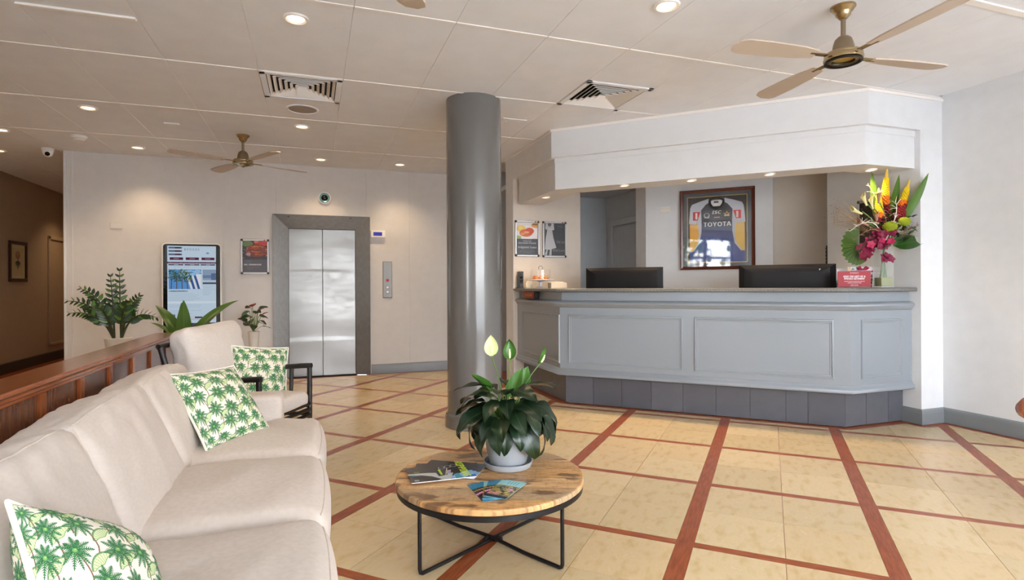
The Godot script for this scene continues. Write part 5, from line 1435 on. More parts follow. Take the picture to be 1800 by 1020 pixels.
	for k in 5:
		var q: Vector3 = rail[6 + 5 * k]
		var d := Vector3(q.x + 0.05, 0, q.z - 0.28).normalized()
		b = MB.new(); b.tube([Vector3(-0.05, 0.44, 0.28) + d * 0.3, q], 0.014, 10); obj("spindle", b, M["chair_wood"], ch)

func build_table_things() -> void:
	var b := MB.new()
	var flat := Basis(Vector3(0, 0, 1), Vector3(1, 0, 0), Vector3(0, 1, 0))
	var piv := Vector3(0.70, 0, -2.49)
	for k in 3:
		var turn := rot(-2.0 - 16.0 * (2 - k))
		var c := piv + turn * (Vector3(0.553, 0, -2.575) - piv)
		var o := thing("magazine", "black surf magazine on the coffee table, " + ["bottom of the fanned three", "middle of the fanned three", "uppermost of the fanned three, with a lime title"][k], "magazine", Vector3(c.x, 0.3206 + 0.0052 * k, c.z), 0.0, "magazines fanned on the coffee table")
		o.basis = turn
		b = MB.new(); b.box(Vector3(0, 0.0022, 0), Vector3(0.292, 0.0042, 0.206), 0.001); obj("pages", b, M["paper"], o)
		b = MB.new(); b.card(0.21, 0.296, 0.0005, Vector3(0, 0.0049, 0), flat); obj("cover", b, M["magazine_cover"], o)
		if k == 2: lettering(o, "RIPPING", 0.034, Vector3(0.108, 0.0051, -0.018), M["ink_lime"], flat * Basis(Vector3(1, 0, 0), Vector3(0.18, 1, 0), Vector3(0, 0, 1)), 1.15, "Droid Sans", true)
	var foot := Vector3(0.7, 0, -2.205)
	for k in 10:
		var turn := rot(3.0 - 5.4 * k)
		var c := foot + turn * Vector3(0, 0, -0.105)
		var m := "leaflet_mint" if k in [4, 8, 9] else "leaflet_pink"
		var o := thing("leaflet", "%s leaflet, %s in the fan on the coffee table" % ["pale mint" if m == "leaflet_mint" else "blue and pink", ["leftmost", "second from the left", "third from the left", "fourth from the left", "fifth from the left", "fifth from the right", "fourth from the right", "third from the right", "second from the right", "rightmost and uppermost"][k]], "leaflet", Vector3(c.x, 0.3206 + 0.0012 * k, c.z), 0.0, "leaflets fanned on the coffee table")
		o.basis = turn
		b = MB.new(); b.card(0.1, 0.21, 0.001, Vector3(0, 0.001, 0), Basis(Vector3.RIGHT, -PI / 2)); obj("sheet", b, M[m], o)

func build_counter_things() -> void:
	var H := 1.168
	var b := MB.new()
	# monitors, seen from the back
	for k in 2:
		var c: Vector2 = [Vector2(3.075, 5.185), Vector2(4.16, 4.10)][k]
		var o := thing("monitor", ["wide black computer monitor seen from behind, left one of two over the counter", "wide black computer monitor seen from behind, in front of the framed shirt"][k], "monitor", P(c.x, c.y, 0.74), -45.0, "monitors behind the counter")
		var w := 0.815
		b = MB.new()
		var rows := []
		for q in [[0.0, 1.0, -0.02], [0.0, 1.0, -0.004], [0.012, 0.985, 0.004], [0.05, 0.9, 0.03], [0.12, 0.72, 0.045], [0.26, 0.3, 0.05]]:
			var row := PackedVector3Array()
			for e in [[-1, -1], [1, -1], [1, 1], [-1, 1]]: row.append(Vector3(e[0] * (w / 2 - q[0]), 0.45 + e[1] * (0.195 - q[0] * 0.6), q[2]))
			rows.append(row)
		b.crease = 0.93
		b.grid(rows, false, true)
		var f: PackedVector3Array = rows[5]
		b.quad_out(f[0], f[1], f[2], f[3], Vector3(0, 0, 1))
		obj("housing", b, M["monitor_black"], o)
		b = MB.new(); b.box(Vector3(0, 0.45, -0.018), Vector3(w - 0.02, 0.37, 0.008)); obj("screen", b, M["black_glass"], o)
		b = MB.new(); b.box(Vector3(0.0, 0.603, 0.0295), Vector3(0.68, 0.007, 0.006), 0.002, Basis(Vector3.RIGHT, -0.5)); obj("vent_slot", b, M["black_glass"], o)
		b = MB.new(); b.box(Vector3(0.12, 0.436, 0.046), Vector3(0.15, 0.008, 0.014), 0.002); obj("port_cover", b, M["black_glass"], o)
		b = MB.new(); b.box(Vector3(0, 0.2, 0.06), Vector3(0.08, 0.4, 0.02), 0.006); obj("stand", b, M["monitor_black"], o)
		b = MB.new(); b.box(Vector3(0, 0.006, 0.02), Vector3(0.28, 0.012, 0.2), 0.004); obj("foot", b, M["monitor_black"], o)
	# left end: card holder, cake stand, pastries, napkins, red sign
	var o := thing("charger_tower", "slim black tower with four slots at the left end of the countertop", "charging tower", P(2.385, 6.43, H))
	b = MB.new(); b.box(Vector3(0, 0.105, 0), Vector3(0.06, 0.2, 0.06), 0.004); obj("body", b, M["black_plastic"], o)
	b = MB.new(); b.box(Vector3(0, 0.005, 0), Vector3(0.085, 0.01, 0.085), 0.003); obj("base", b, M["black_plastic"], o)
	for k in 4:
		b = MB.new(); b.box(Vector3(0.0, 0.04 + 0.045 * k, 0.031), Vector3(0.036, 0.024, 0.004), 0.001); obj("slot", b, M["dark_lens"], o)
	o = thing("cake_stand", "white footed cake stand with a clear dome at the left end of the counter", "cake stand", P(2.555, 6.2, H))
	b = MB.new(); b.lathe([[0.0, 0.0], [0.055, 0.0], [0.05, 0.012], [0.022, 0.025], [0.016, 0.05], [0.024, 0.078], [0.06, 0.09], [0.16, 0.094], [0.165, 0.104], [0.16, 0.108], [0.0, 0.108]], 40); obj("stand", b, M["cake_white"], o)
	b = MB.new(); b.lathe([[0.122, 0.108], [0.122, 0.215], [0.118, 0.222], [0.03, 0.23], [0.0, 0.231]], 40); obj("dome", b, M["clear_acrylic"], o)
	b = MB.new(); b.tube([Vector3(-0.022, 0.23, 0), Vector3(-0.026, 0.245, 0), Vector3(-0.014, 0.262, 0), Vector3(0, 0.266, 0), Vector3(0.014, 0.262, 0), Vector3(0.026, 0.245, 0), Vector3(0.022, 0.23, 0)], 0.005, 8); obj("handle", b, M["chrome"], o)
	for k in 7:
		var th := k * 0.9
		var rr := 0.075 if k < 6 else 0.0
		var pos := P(2.555 + rr * cos(th), 6.2 - rr * sin(th), H + 0.1085)
		var c := thing("pastry", "small round pastry with a %s topping under the clear dome of the cake stand" % ("red" if k % 2 == 0 else "green"), "pastry", pos, 40.0 * k, "%s topped pastries under the dome" % ("red" if k % 2 == 0 else "green"))
		b = MB.new(); b.lathe([[0.0, 0.0], [0.024, 0.0], [0.03, 0.012], [0.026, 0.024], [0.012, 0.032], [0.0, 0.033]], 20); obj("bun", b, M["pastry"], c)
		b = MB.new(); b.lathe([[0.0, 0.03], [0.016, 0.028], [0.014, 0.038], [0.0, 0.042]], 14); obj("topping", b, M["fruit_red"] if k % 2 == 0 else M["fruit_green"], c)
	o = thing("napkin_box", "open cream box of paper napkins right of the cake stand", "box", P(2.72, 6.08, H), -8)
	b = MB.new()
	b.box(Vector3(0, 0.003, 0), Vector3(0.19, 0.006, 0.15)); b.box(Vector3(0, 0.032, 0.073), Vector3(0.19, 0.064, 0.004), 0.001); b.box(Vector3(0, 0.04, -0.073), Vector3(0.19, 0.08, 0.004), 0.001)
	for s in [-1.0, 1.0]: b.box(Vector3(0.093 * s, 0.032, 0), Vector3(0.004, 0.064, 0.146), 0.001)
	obj("tray", b, M["paper_cream"], o)
	for k in 5:
		b = MB.new(); b.box(Vector3(0.01 * sin(k * 2.0), 0.01 + 0.012 * k, -0.005), Vector3(0.15, 0.009, 0.12), 0.003, rot(6.0 * sin(k * 3.0)) * Basis(Vector3.BACK, 0.08)); obj("napkin", b, M["paper"], o)
	o = thing("paper_disc", "round tan paper doily standing on edge under the cake stand", "doily", P(2.49, 6.40, H))
	b = MB.new(); b.lathe([[0.0, 0.0], [0.05, 0.0], [0.05, 0.004], [0.0, 0.004]], 28, Vector3(0, 0.051, 0), Basis(Vector3.RIGHT, PI / 2)); obj("disc", b, M["paper_cream"], o)
	o = thing("red_counter_sign", "small red box sign fixed under the left end of the countertop", "sign", P(2.393, 6.02, 1.0935), -90)
	b = MB.new(); b.box(Vector3(0.0, 0, 0.03), Vector3(0.36, 0.085, 0.06), 0.004); obj("case", b, M["black_plastic"], o)
	b = MB.new(); b.box(Vector3(0.0, 0, 0.061), Vector3(0.33, 0.076, 0.003)); obj("face", b, M["brick_red"], o)
	lettering(o, "CHECK IN", 0.03, Vector3(0, 0, 0.063), M["ink_gold"], Basis.IDENTITY, 1.2)
	# right end: leaflet holder, gift boxes, vase
	o = thing("red_card_holder", "red gift card sign in a clear stand beside the right monitor", "sign", P(4.36, 3.56, H), -21)
	b = MB.new(); b.box(Vector3(0.0, 0.076, 0), Vector3(0.275, 0.133, 0.003)); obj("card", b, M["sign_red"], o)
	b = MB.new(); b.box(Vector3(0.0, 0.077, -0.0035), Vector3(0.288, 0.15, 0.0025), 0.001); b.box(Vector3(0.0, 0.002, 0), Vector3(0.288, 0.004, 0.06), 0.001); obj("acrylic_stand", b, M["clear_acrylic"], o)
	for q in [["R Y D G E S", 0.011, 0.126], ["GIVE THE GIFT OF A", 0.015, 0.096], ["RYDGES GETAWAY", 0.015, 0.077], ["Surprise someone special with a gift card", 0.007, 0.055], ["available at reception today", 0.007, 0.042], ["ASK US HOW", 0.008, 0.022]]:
		lettering(o, q[0], q[1], Vector3(0, q[2], 0.0018), M["ink_white"], Basis.IDENTITY, 0.95, "Droid Sans", q[1] > 0.012)
	for k in 3:
		b = MB.new(); b.box(Vector3(0, 0.014, 0), Vector3(0.2, 0.026, 0.15), 0.003)
		tag(obj("gift_box", b, M["monitor_black"], null, P(4.545 + 0.004 * k, 3.70, H + 0.0275 * k), rot(-20 + 2 * k)), "flat dark gift box under the ribboned one, " + ["lowest of the stack by the vase", "second in the stack by the vase", "third in the stack by the vase"][k], "box", "dark gift boxes stacked by the vase")
	o = thing("ribboned_gift_box", "gift box with a picture lid and dark red ribbon bow by the vase", "gift box", P(4.55, 3.66, H + 0.0835), -20)
	b = MB.new(); b.box(Vector3(0, 0.05, 0), Vector3(0.19, 0.098, 0.05), 0.003); obj("box", b, M["paper"], o)
	b = MB.new(); b.card(0.188, 0.096, 0.001, Vector3(0, 0.05, 0.0265)); obj("lid_print", b, M["gift_print"], o)
	b = MB.new(); b.box(Vector3(0, 0.06, 0.028), Vector3(0.194, 0.014, 0.003), 0.001)
	for s in [-1.0, 1.0]:
		b.tube([Vector3(0, 0.06, 0.032), Vector3(0.03 * s, 0.1, 0.045), Vector3(0.045 * s, 0.09, 0.05), Vector3(0.02 * s, 0.068, 0.04), Vector3(0, 0.06, 0.034)], 0.009, 8)
		b.tube([Vector3(0, 0.06, 0.034), Vector3(0.02 * s, 0.02, 0.04), Vector3(0.036 * s, -0.02, 0.04)], 0.009, 8)
	obj("ribbon_bow", b, M["ribbon"], o)
	o = thing("photo_book", "grey landscape picture book standing behind the red gift card sign", "book", P(4.45, 3.845, H), -20)
	b = MB.new(); b.box(Vector3(0, 0.086, 0), Vector3(0.26, 0.17, 0.02), 0.002); obj("pages", b, M["paper"], o)
	b = MB.new(); b.card(0.262, 0.172, 0.002, Vector3(0, 0.087, 0.0115)); obj("cover", b, M["gift_print"], o)

func leaf_mesh(length: float, width: float, droop: float, fold: float, wave: float, shape := 0.38, n := 9) -> ArrayMesh:
	# a blade along +x that bends down by «droop» radians over its length
	var b := MB.new()
	b.crease = 0.2
	var rows := []
	var p := Vector3.ZERO
	for i in n + 1:
		var t := float(i) / n
		var a := -droop * t
		var d := Vector3(cos(a), sin(a), 0)
		var up := Vector3(-sin(a), cos(a), 0)
		var w := width * 0.5 * pow(sin(PI * pow(t, shape * 1.75)), 0.8) if t > 0.0 and t < 1.0 else 0.001
		var row := PackedVector3Array()
		for j in 7:
			var s := (j - 3) / 3.0
			row.append(p + Vector3(0, 0, s * w) + up * (absf(s) * w * fold + wave * width * sin(t * 11.0 + s * 1.5) * absf(s)))
		rows.append(row)
		p += d * length / n
	b.grid(rows, false, false, true)
	return b.mesh()

func put_leaf(parent: Node, n: String, mesh: Mesh, m: Material, at: Vector3, phi: float, pitch: float, roll := 0.0, s := 1.0) -> void:
	obj(n, mesh, m, parent, at, Basis(Vector3.UP, phi) * Basis(Vector3.BACK, pitch) * Basis(Vector3.RIGHT, roll) * Basis.from_scale(Vector3(s, s, s)))

func arc(a: Vector3, b: Vector3, lift: Vector3, n := 7) -> Array:
	var o := []
	for i in n + 1:
		var t := float(i) / n
		o.append(a.lerp(b, t) + lift * 4.0 * t * (1.0 - t))
	return o

func build_plants() -> void:
	var b := MB.new()
	# peace lily on the coffee table
	var o := thing("peace_lily", "dark leafy peace lily in a pale grey-blue glazed pot on the coffee table", "potted plant", P(0.896, 2.60, 0.3205))
	b.lathe([[0.0, 0.0], [0.105, 0.0], [0.113, 0.006], [0.119, 0.026], [0.119, 0.03], [0.115, 0.032], [0.111, 0.012], [0.0, 0.01]], 56); obj("saucer", b, M["white_glaze"], o)
	b = MB.new(); b.lathe([[0.0, 0.012], [0.075, 0.012], [0.089, 0.022], [0.104, 0.08], [0.115, 0.15], [0.12, 0.2], [0.121, 0.208], [0.115, 0.209], [0.112, 0.19], [0.0, 0.185]], 56); obj("pot", b, M["white_glaze"], o)
	b = MB.new(); b.lathe([[0.114, 0.18], [0.06, 0.192], [0.0, 0.196]], 30); obj("soil", b, M["soil"], o)
	var kinds := [leaf_mesh(0.195, 0.1, 0.6, 0.2, 0.05), leaf_mesh(0.195, 0.094, 1.2, 0.14, 0.06), leaf_mesh(0.18, 0.086, 1.75, 0.16, 0.06), leaf_mesh(0.165, 0.085, 0.25, 0.3, 0.03)]
	var r := RandomNumberGenerator.new(); r.seed = 77
	var rings := [[19, 0.13, 0.245, -0.4, 2, 0.16], [16, 0.125, 0.285, -0.15, 1, 0.2], [12, 0.095, 0.325, 0.05, 1, 0.2], [9, 0.06, 0.35, 0.25, 0, 0.16]]
	for q in rings:
		for k in q[0]:
			var phi: float = TAU * (k + r.randf_range(-0.25, 0.25)) / q[0] + q[4] * 0.7
			var rad: float = q[1] * r.randf_range(0.85, 1.15)
			var h: float = q[2] + r.randf_range(-0.035, 0.035)
			var at := Vector3(rad * cos(phi), h, -rad * sin(phi))
			b = MB.new(); b.tube(arc(Vector3(0.02 * cos(phi), 0.19, -0.02 * sin(phi)), at, Vector3(0.01 * cos(phi), 0.02, -0.01 * sin(phi)), 5), 0.0028, 6); obj("stem", b, M["stem_green"], o)
			put_leaf(o, "leaf", kinds[q[4]], M["leaf_0"] if r.randf() < 0.45 else M["leaf_1"], at, phi, q[3] + r.randf_range(-0.35, 0.35), r.randf_range(-0.5, 0.5), r.randf_range(0.78, 1.12))
	for q in [[-0.2, 0.015, 0.33, 1.25, 0.95], [0.35, 0.06, 0.33, 1.1, 1.0], [2.7, 0.08, 0.36, 0.8, 0.8]]:
		var at := Vector3(q[1] * cos(q[0]), q[2], -q[1] * sin(q[0]))
		put_leaf(o, "young_leaf", kinds[3], M["leaf_2"], at, q[0], q[3], 0.9, q[4])
	# three flower stalks: [x, y, z of the tip, facing, tilt, colour]
	for q in [[-0.082, 0.585, 0.0, "spathe", 1.0], [0.012, 0.562, 0.0, "leaf_2", 0.95], [0.18, 0.53, -0.03, "leaf_2", 0.6]]:
		var tip := Vector3(q[0], q[1] - 0.045, q[2])
		b = MB.new(); b.tube(arc(Vector3(0.1 * q[0], 0.25, 0), tip, Vector3(-0.1 * q[0], 0.0, 0), 8), 0.0026, 6); obj("flower_stalk", b, M["stem_green"], o)
		b = MB.new(); b.crease = 0.2
		var rows := []
		for i in 10:
			var t := i / 9.0
			var w: float = 0.034 * q[4] * pow(sin(PI * clampf(pow(t, 0.75), 0.02, 0.995)), 0.75)
			var row := PackedVector3Array()
			for j in 7:
				var s := (j - 3) / 3.0
				row.append(Vector3(s * w, t * 0.1, -0.012 + 0.016 * s * s - 0.01 * t))
			rows.append(row)
		b.grid(rows, false, false, false)
		var fl := obj("spathe", b, M[q[3]], o, tip, Basis(Vector3.UP, -0.35 + (0.9 if q[4] < 0.9 else 0.0)) * Basis(Vector3.BACK, -0.7 if q[4] < 0.9 else 0.03))
		b = MB.new(); b.tube([Vector3(0, 0.01, 0.006), Vector3(0, 0.03, 0.01), Vector3(0, 0.055, 0.008)], [0.004, 0.006, 0.003], 10); obj("spadix", b, M["spathe"], fl)
	# plants behind the partition stand on low plinths
	for q in [[-1.9, 6.8, 0.45, 0.3, "beside the kiosk under the feathery plant"], [-1.05, 5.46, 0.5, 0.26, "behind the end of the partition"], [-0.66, 7.35, 0.474, 0.3, "left of the lift under the red-flowered plant"]]:
		b = MB.new(); b.box(P(q[0], q[1], q[2] / 2), Vector3(q[3], q[2], q[3]), 0.006); tag(obj("plant_stand", b, M["wall_white"]), "plain white plant stand " + q[4], "plant stand")
	# feathery zz plant
	o = thing("zz_plant", "feathery dark green plant with arching stems in a ribbed cream pot, behind the partition", "potted plant", P(-1.88, 6.8, 0.45))
	b = MB.new()
	var prof := [[0.0, 0.0], [0.085, 0.0]]
	for k in 19: prof.append([0.09 + 0.028 * k / 18.0 + (0.003 if k % 2 == 0 else 0.0), 0.004 + 0.0128 * k])
	prof.append_array([[0.112, 0.24], [0.106, 0.22], [0.0, 0.215]])
	b.lathe(prof, 40); obj("pot", b, M["basket"], o)
	var lf := leaf_mesh(0.085, 0.04, 0.3, 0.2, 0.0, 0.4, 5)
	for q in [[0.02, 0.92, 0.02, 0.0], [-0.05, 0.86, 0.05, 0.01], [-0.40, 0.62, 0.06, 0.1], [-0.37, 0.50, 0.1, 0.09], [-0.32, 0.74, -0.02, 0.1], [0.20, 0.66, 0.06, 0.05], [0.36, 0.44, 0.1, 0.12], [0.12, 0.6, 0.16, 0.05], [-0.12, 0.56, 0.18, 0.05]]:
		var tip := Vector3(q[0], q[1], q[2])
		var line := arc(Vector3(0.03 * signf(q[0]), 0.21, 0.01), tip, Vector3(-0.25 * q[0] * 0.4, q[3], 0), 12)
		b = MB.new(); b.tube(line, [0.011, 0.011, 0.0105, 0.01, 0.0095, 0.009, 0.008, 0.0075, 0.007, 0.006, 0.005, 0.004, 0.0025], 8); obj("stem", b, M["stem_dark"], o)
		for i in range(4, 13):
			for s in [-1.0, 1.0]:
				var d: Vector3 = (line[i] - line[i - 1]).normalized()
				var side: Vector3 = d.cross(Vector3(0.25, 0.1, 1)).normalized() * s
				var x: Vector3 = (side + d * (0.75 if i < 12 else 1.5)).normalized()
				var z: Vector3 = x.cross(Vector3(0, 0.5, 1).normalized() if absf(d.y) > 0.6 else Vector3(0, 1, 0.3).normalized()).normalized()
				obj("leaflet", lf, M["leaf_5"] if (i + int(s)) % 4 == 0 else M["leaf_3"], o, line[i], Basis(x, z.cross(x), z).rotated(x, 0.5 * s) * Basis.from_scale(Vector3.ONE * (0.8 + 0.3 * sin(i * 0.35))))
	# strap-leaved plant behind the armchair
	o = thing("bird_nest_fern", "plant with three broad strap leaves rising behind the armchair", "potted plant", P(-1.03, 5.46, 0.5))
	b = MB.new(); b.lathe([[0.0, 0.0], [0.08, 0.0], [0.105, 0.2], [0.1, 0.2], [0.09, 0.17], [0.0, 0.17]], 36); obj("pot", b, M["basket"], o)
	for q in [[2.95, 1.3, 0.53, 0.11, 1.05, "leaf_4"], [0.12, 1.15, 0.64, 0.11, 1.0, "leaf_4"], [1.75, 1.5, 0.42, 0.11, 0.35, "leaf_4"], [-1.6, 1.5, 0.44, 0.12, 0.2, "leaf_4"], [3.6, 1.2, 0.36, 0.08, 1.0, "leaf_4"], [-0.6, 1.2, 0.34, 0.08, 1.1, "leaf_6"]]:
		put_leaf(o, "leaf", leaf_mesh(q[2], q[3], q[4], 0.28, 0.0, 0.44, 14), M[q[5]], Vector3(0.01 * cos(q[0]), 0.16, 0.0), q[0], q[1], 0.3 if q[4] < 0.4 else (0.75 if cos(q[0]) > 0 else -0.75))
	# red anthurium
	o = thing("red_anthurium", "small plant with red waxy flowers in a ribbed cream pot, left of the lift", "potted plant", P(-0.66, 7.35, 0.474))
	b = MB.new()
	prof = [[0.0, 0.0], [0.044, 0.0]]
	for k in 15: prof.append([0.047 + 0.017 * k / 14.0 + (0.002 if k % 2 == 0 else 0.0), 0.004 + 0.0136 * k])
	prof.append_array([[0.058, 0.2], [0.0, 0.185]])
	b.lathe(prof, 32); obj("pot", b, M["basket"], o)
	for k in 15:
		var phi := k * 2.4
		var h := 0.22 + 0.016 * k
		var rad := 0.075 - 0.002 * k
		var at := Vector3(rad * cos(phi), h + 0.03, -rad * sin(phi))
		b = MB.new(); b.tube(arc(Vector3(0, 0.18, 0), at, Vector3(0, 0.01, 0), 4), 0.003, 6); obj("stem", b, M["stem_green"], o)
		put_leaf(o, "leaf", leaf_mesh(0.12, 0.088, 0.7, 0.15, 0.03, 0.32, 6), M["leaf_0"] if k % 3 else M["leaf_6"], at, phi, 0.1 + 0.5 * sin(k * 2.0), 0.6 * sin(k * 5.0))
	for q in [[-0.012, 0.49, 0.02], [0.05, 0.43, 0.05], [0.08, 0.38, 0.03]]:
		b = MB.new(); b.tube(arc(Vector3(0, 0.2, 0), Vector3(q[0], q[1], q[2]), Vector3(0.01, 0, 0), 5), 0.003, 6); obj("stem", b, M["stem_green"], o)
		put_leaf(o, "flower", leaf_mesh(0.1, 0.09, 0.4, 0.2, 0.02, 0.3, 6), M["anthurium_red"], Vector3(q[0], q[1], q[2]), -1.2 + q[0] * 10, 0.6, 0.3)

func build_bouquet() -> void:
	# vase at the right end of the counter
	var base := P(4.665, 3.53, 1.168)
	var o := thing("glass_vase", "tall square clear glass vase holding the big bouquet on the counter", "vase", base, -20)
	var b := MB.new()
	for k in 4:
		var Bk := Basis(Vector3.UP, k * PI / 2)
		b.box(Bk * Vector3(0, 0.18, 0.052), Vector3(0.108, 0.36, 0.004), 0.001, Bk)
	b.box(Vector3(0, 0.006, 0), Vector3(0.104, 0.012, 0.104), 0.002); obj("glass", b, M["vase_glass"], o)
	b = MB.new(); b.box(Vector3(0, 0.05, 0), Vector3(0.098, 0.075, 0.098), 0.004); obj("water", b, M["vase_water"], o)
	# flowers: x along the picture's right, y up, z towards the room
	var f := thing("bouquet", "large tropical bouquet of tall spikes, broad leaves and dark red orchids in the glass vase", "flowers", base + Vector3(0, 0.36, 0), -20)
	var r := RandomNumberGenerator.new(); r.seed = 99
	var neck := Vector3(0, -0.02, 0)
	for k in 6:
		b = MB.new(); b.tube(arc(Vector3(r.randf_range(-0.03, 0.03), -0.33, r.randf_range(-0.03, 0.03)), Vector3(r.randf_range(-0.02, 0.02), 0.02, r.randf_range(-0.02, 0.02)), Vector3(r.randf_range(-0.01, 0.01), 0, 0)), 0.005, 8); obj("stem", b, M["stem_green"], f)
	# strap leaves [base x, y, phi about view, length, lean]
	for q in [[Vector3(-0.05, 0.24, -0.04), Vector3(-0.065, 0.66, -0.03), 0.072], [Vector3(0.06, 0.2, -0.02), Vector3(0.155, 0.62, 0.0), 0.078], [Vector3(0.13, 0.18, 0.03), Vector3(0.30, 0.60, 0.15), 0.085], [Vector3(0.0, 0.1, -0.03), Vector3(0.02, 0.44, -0.03), 0.06]]:
		var ax: Vector3 = (q[1] - q[0]).normalized()
		var zz := ax.cross(Vector3(0.15, -0.1, 1.0).normalized()).normalized()
		obj("strap_leaf", leaf_mesh(q[0].distance_to(q[1]), q[2], 0.1, 0.16, 0.0, 0.48, 10), M["leaf_5"], f, q[0], Basis(ax, zz.cross(ax), zz))
		b = MB.new(); b.tube([neck, q[0]], 0.005, 6); obj("stem", b, M["stem_green"], f)
	# tall spikes: packed round buds, yellow above, dark red below
	var ball := MB.new(); ball.lathe([[0.0, -0.0095], [0.0067, -0.0067], [0.0095, 0.0], [0.0067, 0.0067], [0.0, 0.0095]], 7)
	var bud := ball.mesh()
	for q in [[0.0, 0.2, 0.0, 0.022, 0.68, 0.05, 0.42], [-0.075, 0.2, 0.06, -0.05, 0.5, 0.038, 0.2], [0.1, 0.22, 0.04, 0.215, 0.57, 0.046, 0.45]]:
		var a := Vector3(q[0], q[1], q[2]); var z := Vector3(q[3], q[4], 0.02)
		var sp := Node3D.new(); sp.name = "flower_spike"; f.add_child(sp, true)
		b = MB.new(); b.tube([neck, a, a.lerp(z, 0.6)], 0.006, 8); obj("core", b, M["stem_green"], sp)
		var lists := {"berry_yellow": [], "berry_orange": [], "berry_red": []}
		for i in 230:
			var t := i / 230.0 * 0.8
			var th := i * 2.39996
			var rad: float = q[5] * (1.0 - 0.75 * t / 0.8) * 0.85 + 0.004
			var p := a.lerp(z, t) + Vector3(cos(th) * rad, 0, sin(th) * rad)
			var key := "berry_red" if t / 0.8 < q[6] + 0.03 * sin(i * 1.7) else ("berry_orange" if t / 0.8 < q[6] + 0.15 + 0.04 * sin(i * 2.3) else "berry_yellow")
			lists[key].append(Transform3D(Basis.from_scale(Vector3.ONE * (1.25 - 0.5 * t)), p))
		for key in lists:
			var mm := MultiMesh.new(); mm.transform_format = MultiMesh.TRANSFORM_3D; mm.mesh = bud; mm.instance_count = lists[key].size()
			for i in lists[key].size(): mm.set_instance_transform(i, lists[key][i])
			var mi := MultiMeshInstance3D.new(); mi.multimesh = mm; mi.material_override = M[key]; mi.name = "buds"; mi.set_meta("kind", "stuff")
			sp.add_child(mi, true)
		b = MB.new(); b.tube([a.lerp(z, 0.72), a.lerp(z, 0.88), z], [0.017, 0.013, 0.004], 10); obj("tip", b, M["spike_tip"], sp)
	# lime green pincushions
	for q in [[-0.035, 0.155, 0.14, 0.053], [0.11, 0.2, 0.1, 0.047]]:
		b = MB.new()
		var pr := []
		for k in 11:
			var a := -PI / 2 + PI * k / 10
			pr.append([maxf(0.0, q[3] * cos(a)), q[3] * 0.78 * sin(a)])
		b.lathe(pr, 24)
		for k in 90:
			var y := 1.0 - 2.0 * (k + 0.5) / 90.0
			var th := k * 2.39996
			var d := Vector3(sqrt(1 - y * y) * cos(th), y, sqrt(1 - y * y) * sin(th))
			var p: Vector3 = Vector3(d.x, d.y * 0.78, d.z) * q[3]
			b.tube([p * 0.95, p * 1.09], 0.0035, 5)
		obj("pincushion_flower", b, M["protea"], f, Vector3(q[0], q[1], q[2]))
	# orchids: each blossom five petals
	var petal := leaf_mesh(0.038, 0.034, 0.5, 0.2, 0.0, 0.4, 4)
	for k in 48:
		var t := r.randf()
		var p := Vector3(-0.03 - 0.24 * t + r.randf_range(-0.03, 0.03), 0.1 - 0.17 * t * t + r.randf_range(-0.09, 0.07) - 0.02, 0.1 + r.randf_range(-0.03, 0.06))
		if k > 42: p = Vector3(-0.08 + 0.018 * (k - 43), -0.09 - 0.014 * (k % 3), 0.11)
		var bl := Node3D.new(); bl.name = "orchid"; f.add_child(bl, true)
		bl.transform = Transform3D(Basis(Vector3.UP, r.randf_range(-0.7, 0.5)) * Basis(Vector3.RIGHT, r.randf_range(0.9, 1.7)), p)
		for i in 5: obj("petal", petal, M["orchid_light"] if k % 6 == 0 else M["orchid"], bl, Vector3.ZERO, Basis(Vector3.UP, TAU * i / 5 + r.randf_range(-0.2, 0.2)) * Basis(Vector3.BACK, 0.35))
	for q in [[-0.28, -0.06], [-0.2, -0.1], [-0.08, -0.12]]:
		b = MB.new(); b.tube(arc(neck, Vector3(q[0], q[1], 0.1), Vector3(0, 0.1, 0.05)), 0.004, 6); obj("orchid_stem", b, M["stem_dark"], f)
	# round fan leaf low left and broad leaf low right
	b = MB.new(); b.crease = 0.2
	var rows := []
	for i in 9:
		var row := PackedVector3Array()
		for j in 33:
			var th := PI * 0.42 + TAU * 0.66 * j / 32.0
			var rad := 0.16 * i / 8.0 * (1.0 - 0.04 * (j % 2))
			row.append(Vector3(cos(th) * rad, sin(th) * rad * 1.05, 0.02 * (j % 2) * i / 8.0 - 0.02 * pow(i / 8.0, 2)))
		rows.append(row)
	b.grid(rows, false, false, false); obj("fan_leaf", b, M["fan_leaf"], f, Vector3(-0.24, 0.0, 0.03), Basis(Vector3.UP, 0.25))
	obj("broad_leaf", leaf_mesh(0.3, 0.15, 0.1, 0.25, 0.0, 0.36, 10), M["leaf_6"], f, Vector3(0.04, 0.0, 0.06), Basis(Vector3.BACK, 0.18) * Basis(Vector3.RIGHT, 1.0))
	# calla lilies
	for q in [[-0.23, 0.29, 2.75, "calla"], [-0.19, 0.36, 2.0, "calla"], [-0.14, 0.33, 1.8, "calla"], [-0.09, 0.38, 1.55, "calla_pink"], [-0.18, 0.19, 2.7, "calla_pink"], [-0.1, 0.2, 1.75, "calla_pink"]]:
		b = MB.new(); b.tube(arc(neck, Vector3(q[0], q[1], 0.08), Vector3(0.03, 0.02, 0.02)), 0.005, 7); obj("stem", b, M["stem_green"], f)
		b = MB.new()
		rows = []
		for i in 7:
			var t := i / 6.0
			var row := PackedVector3Array()
			for j in 13:
				var th := TAU * j / 13.0
				var rad := 0.008 + 0.016 * t * t * (1.0 + 0.5 * cos(th))
				row.append(Vector3(cos(th) * rad, t * 0.085 + 0.03 * t * t * maxf(0.0, cos(th)), sin(th) * rad))
			rows.append(row)
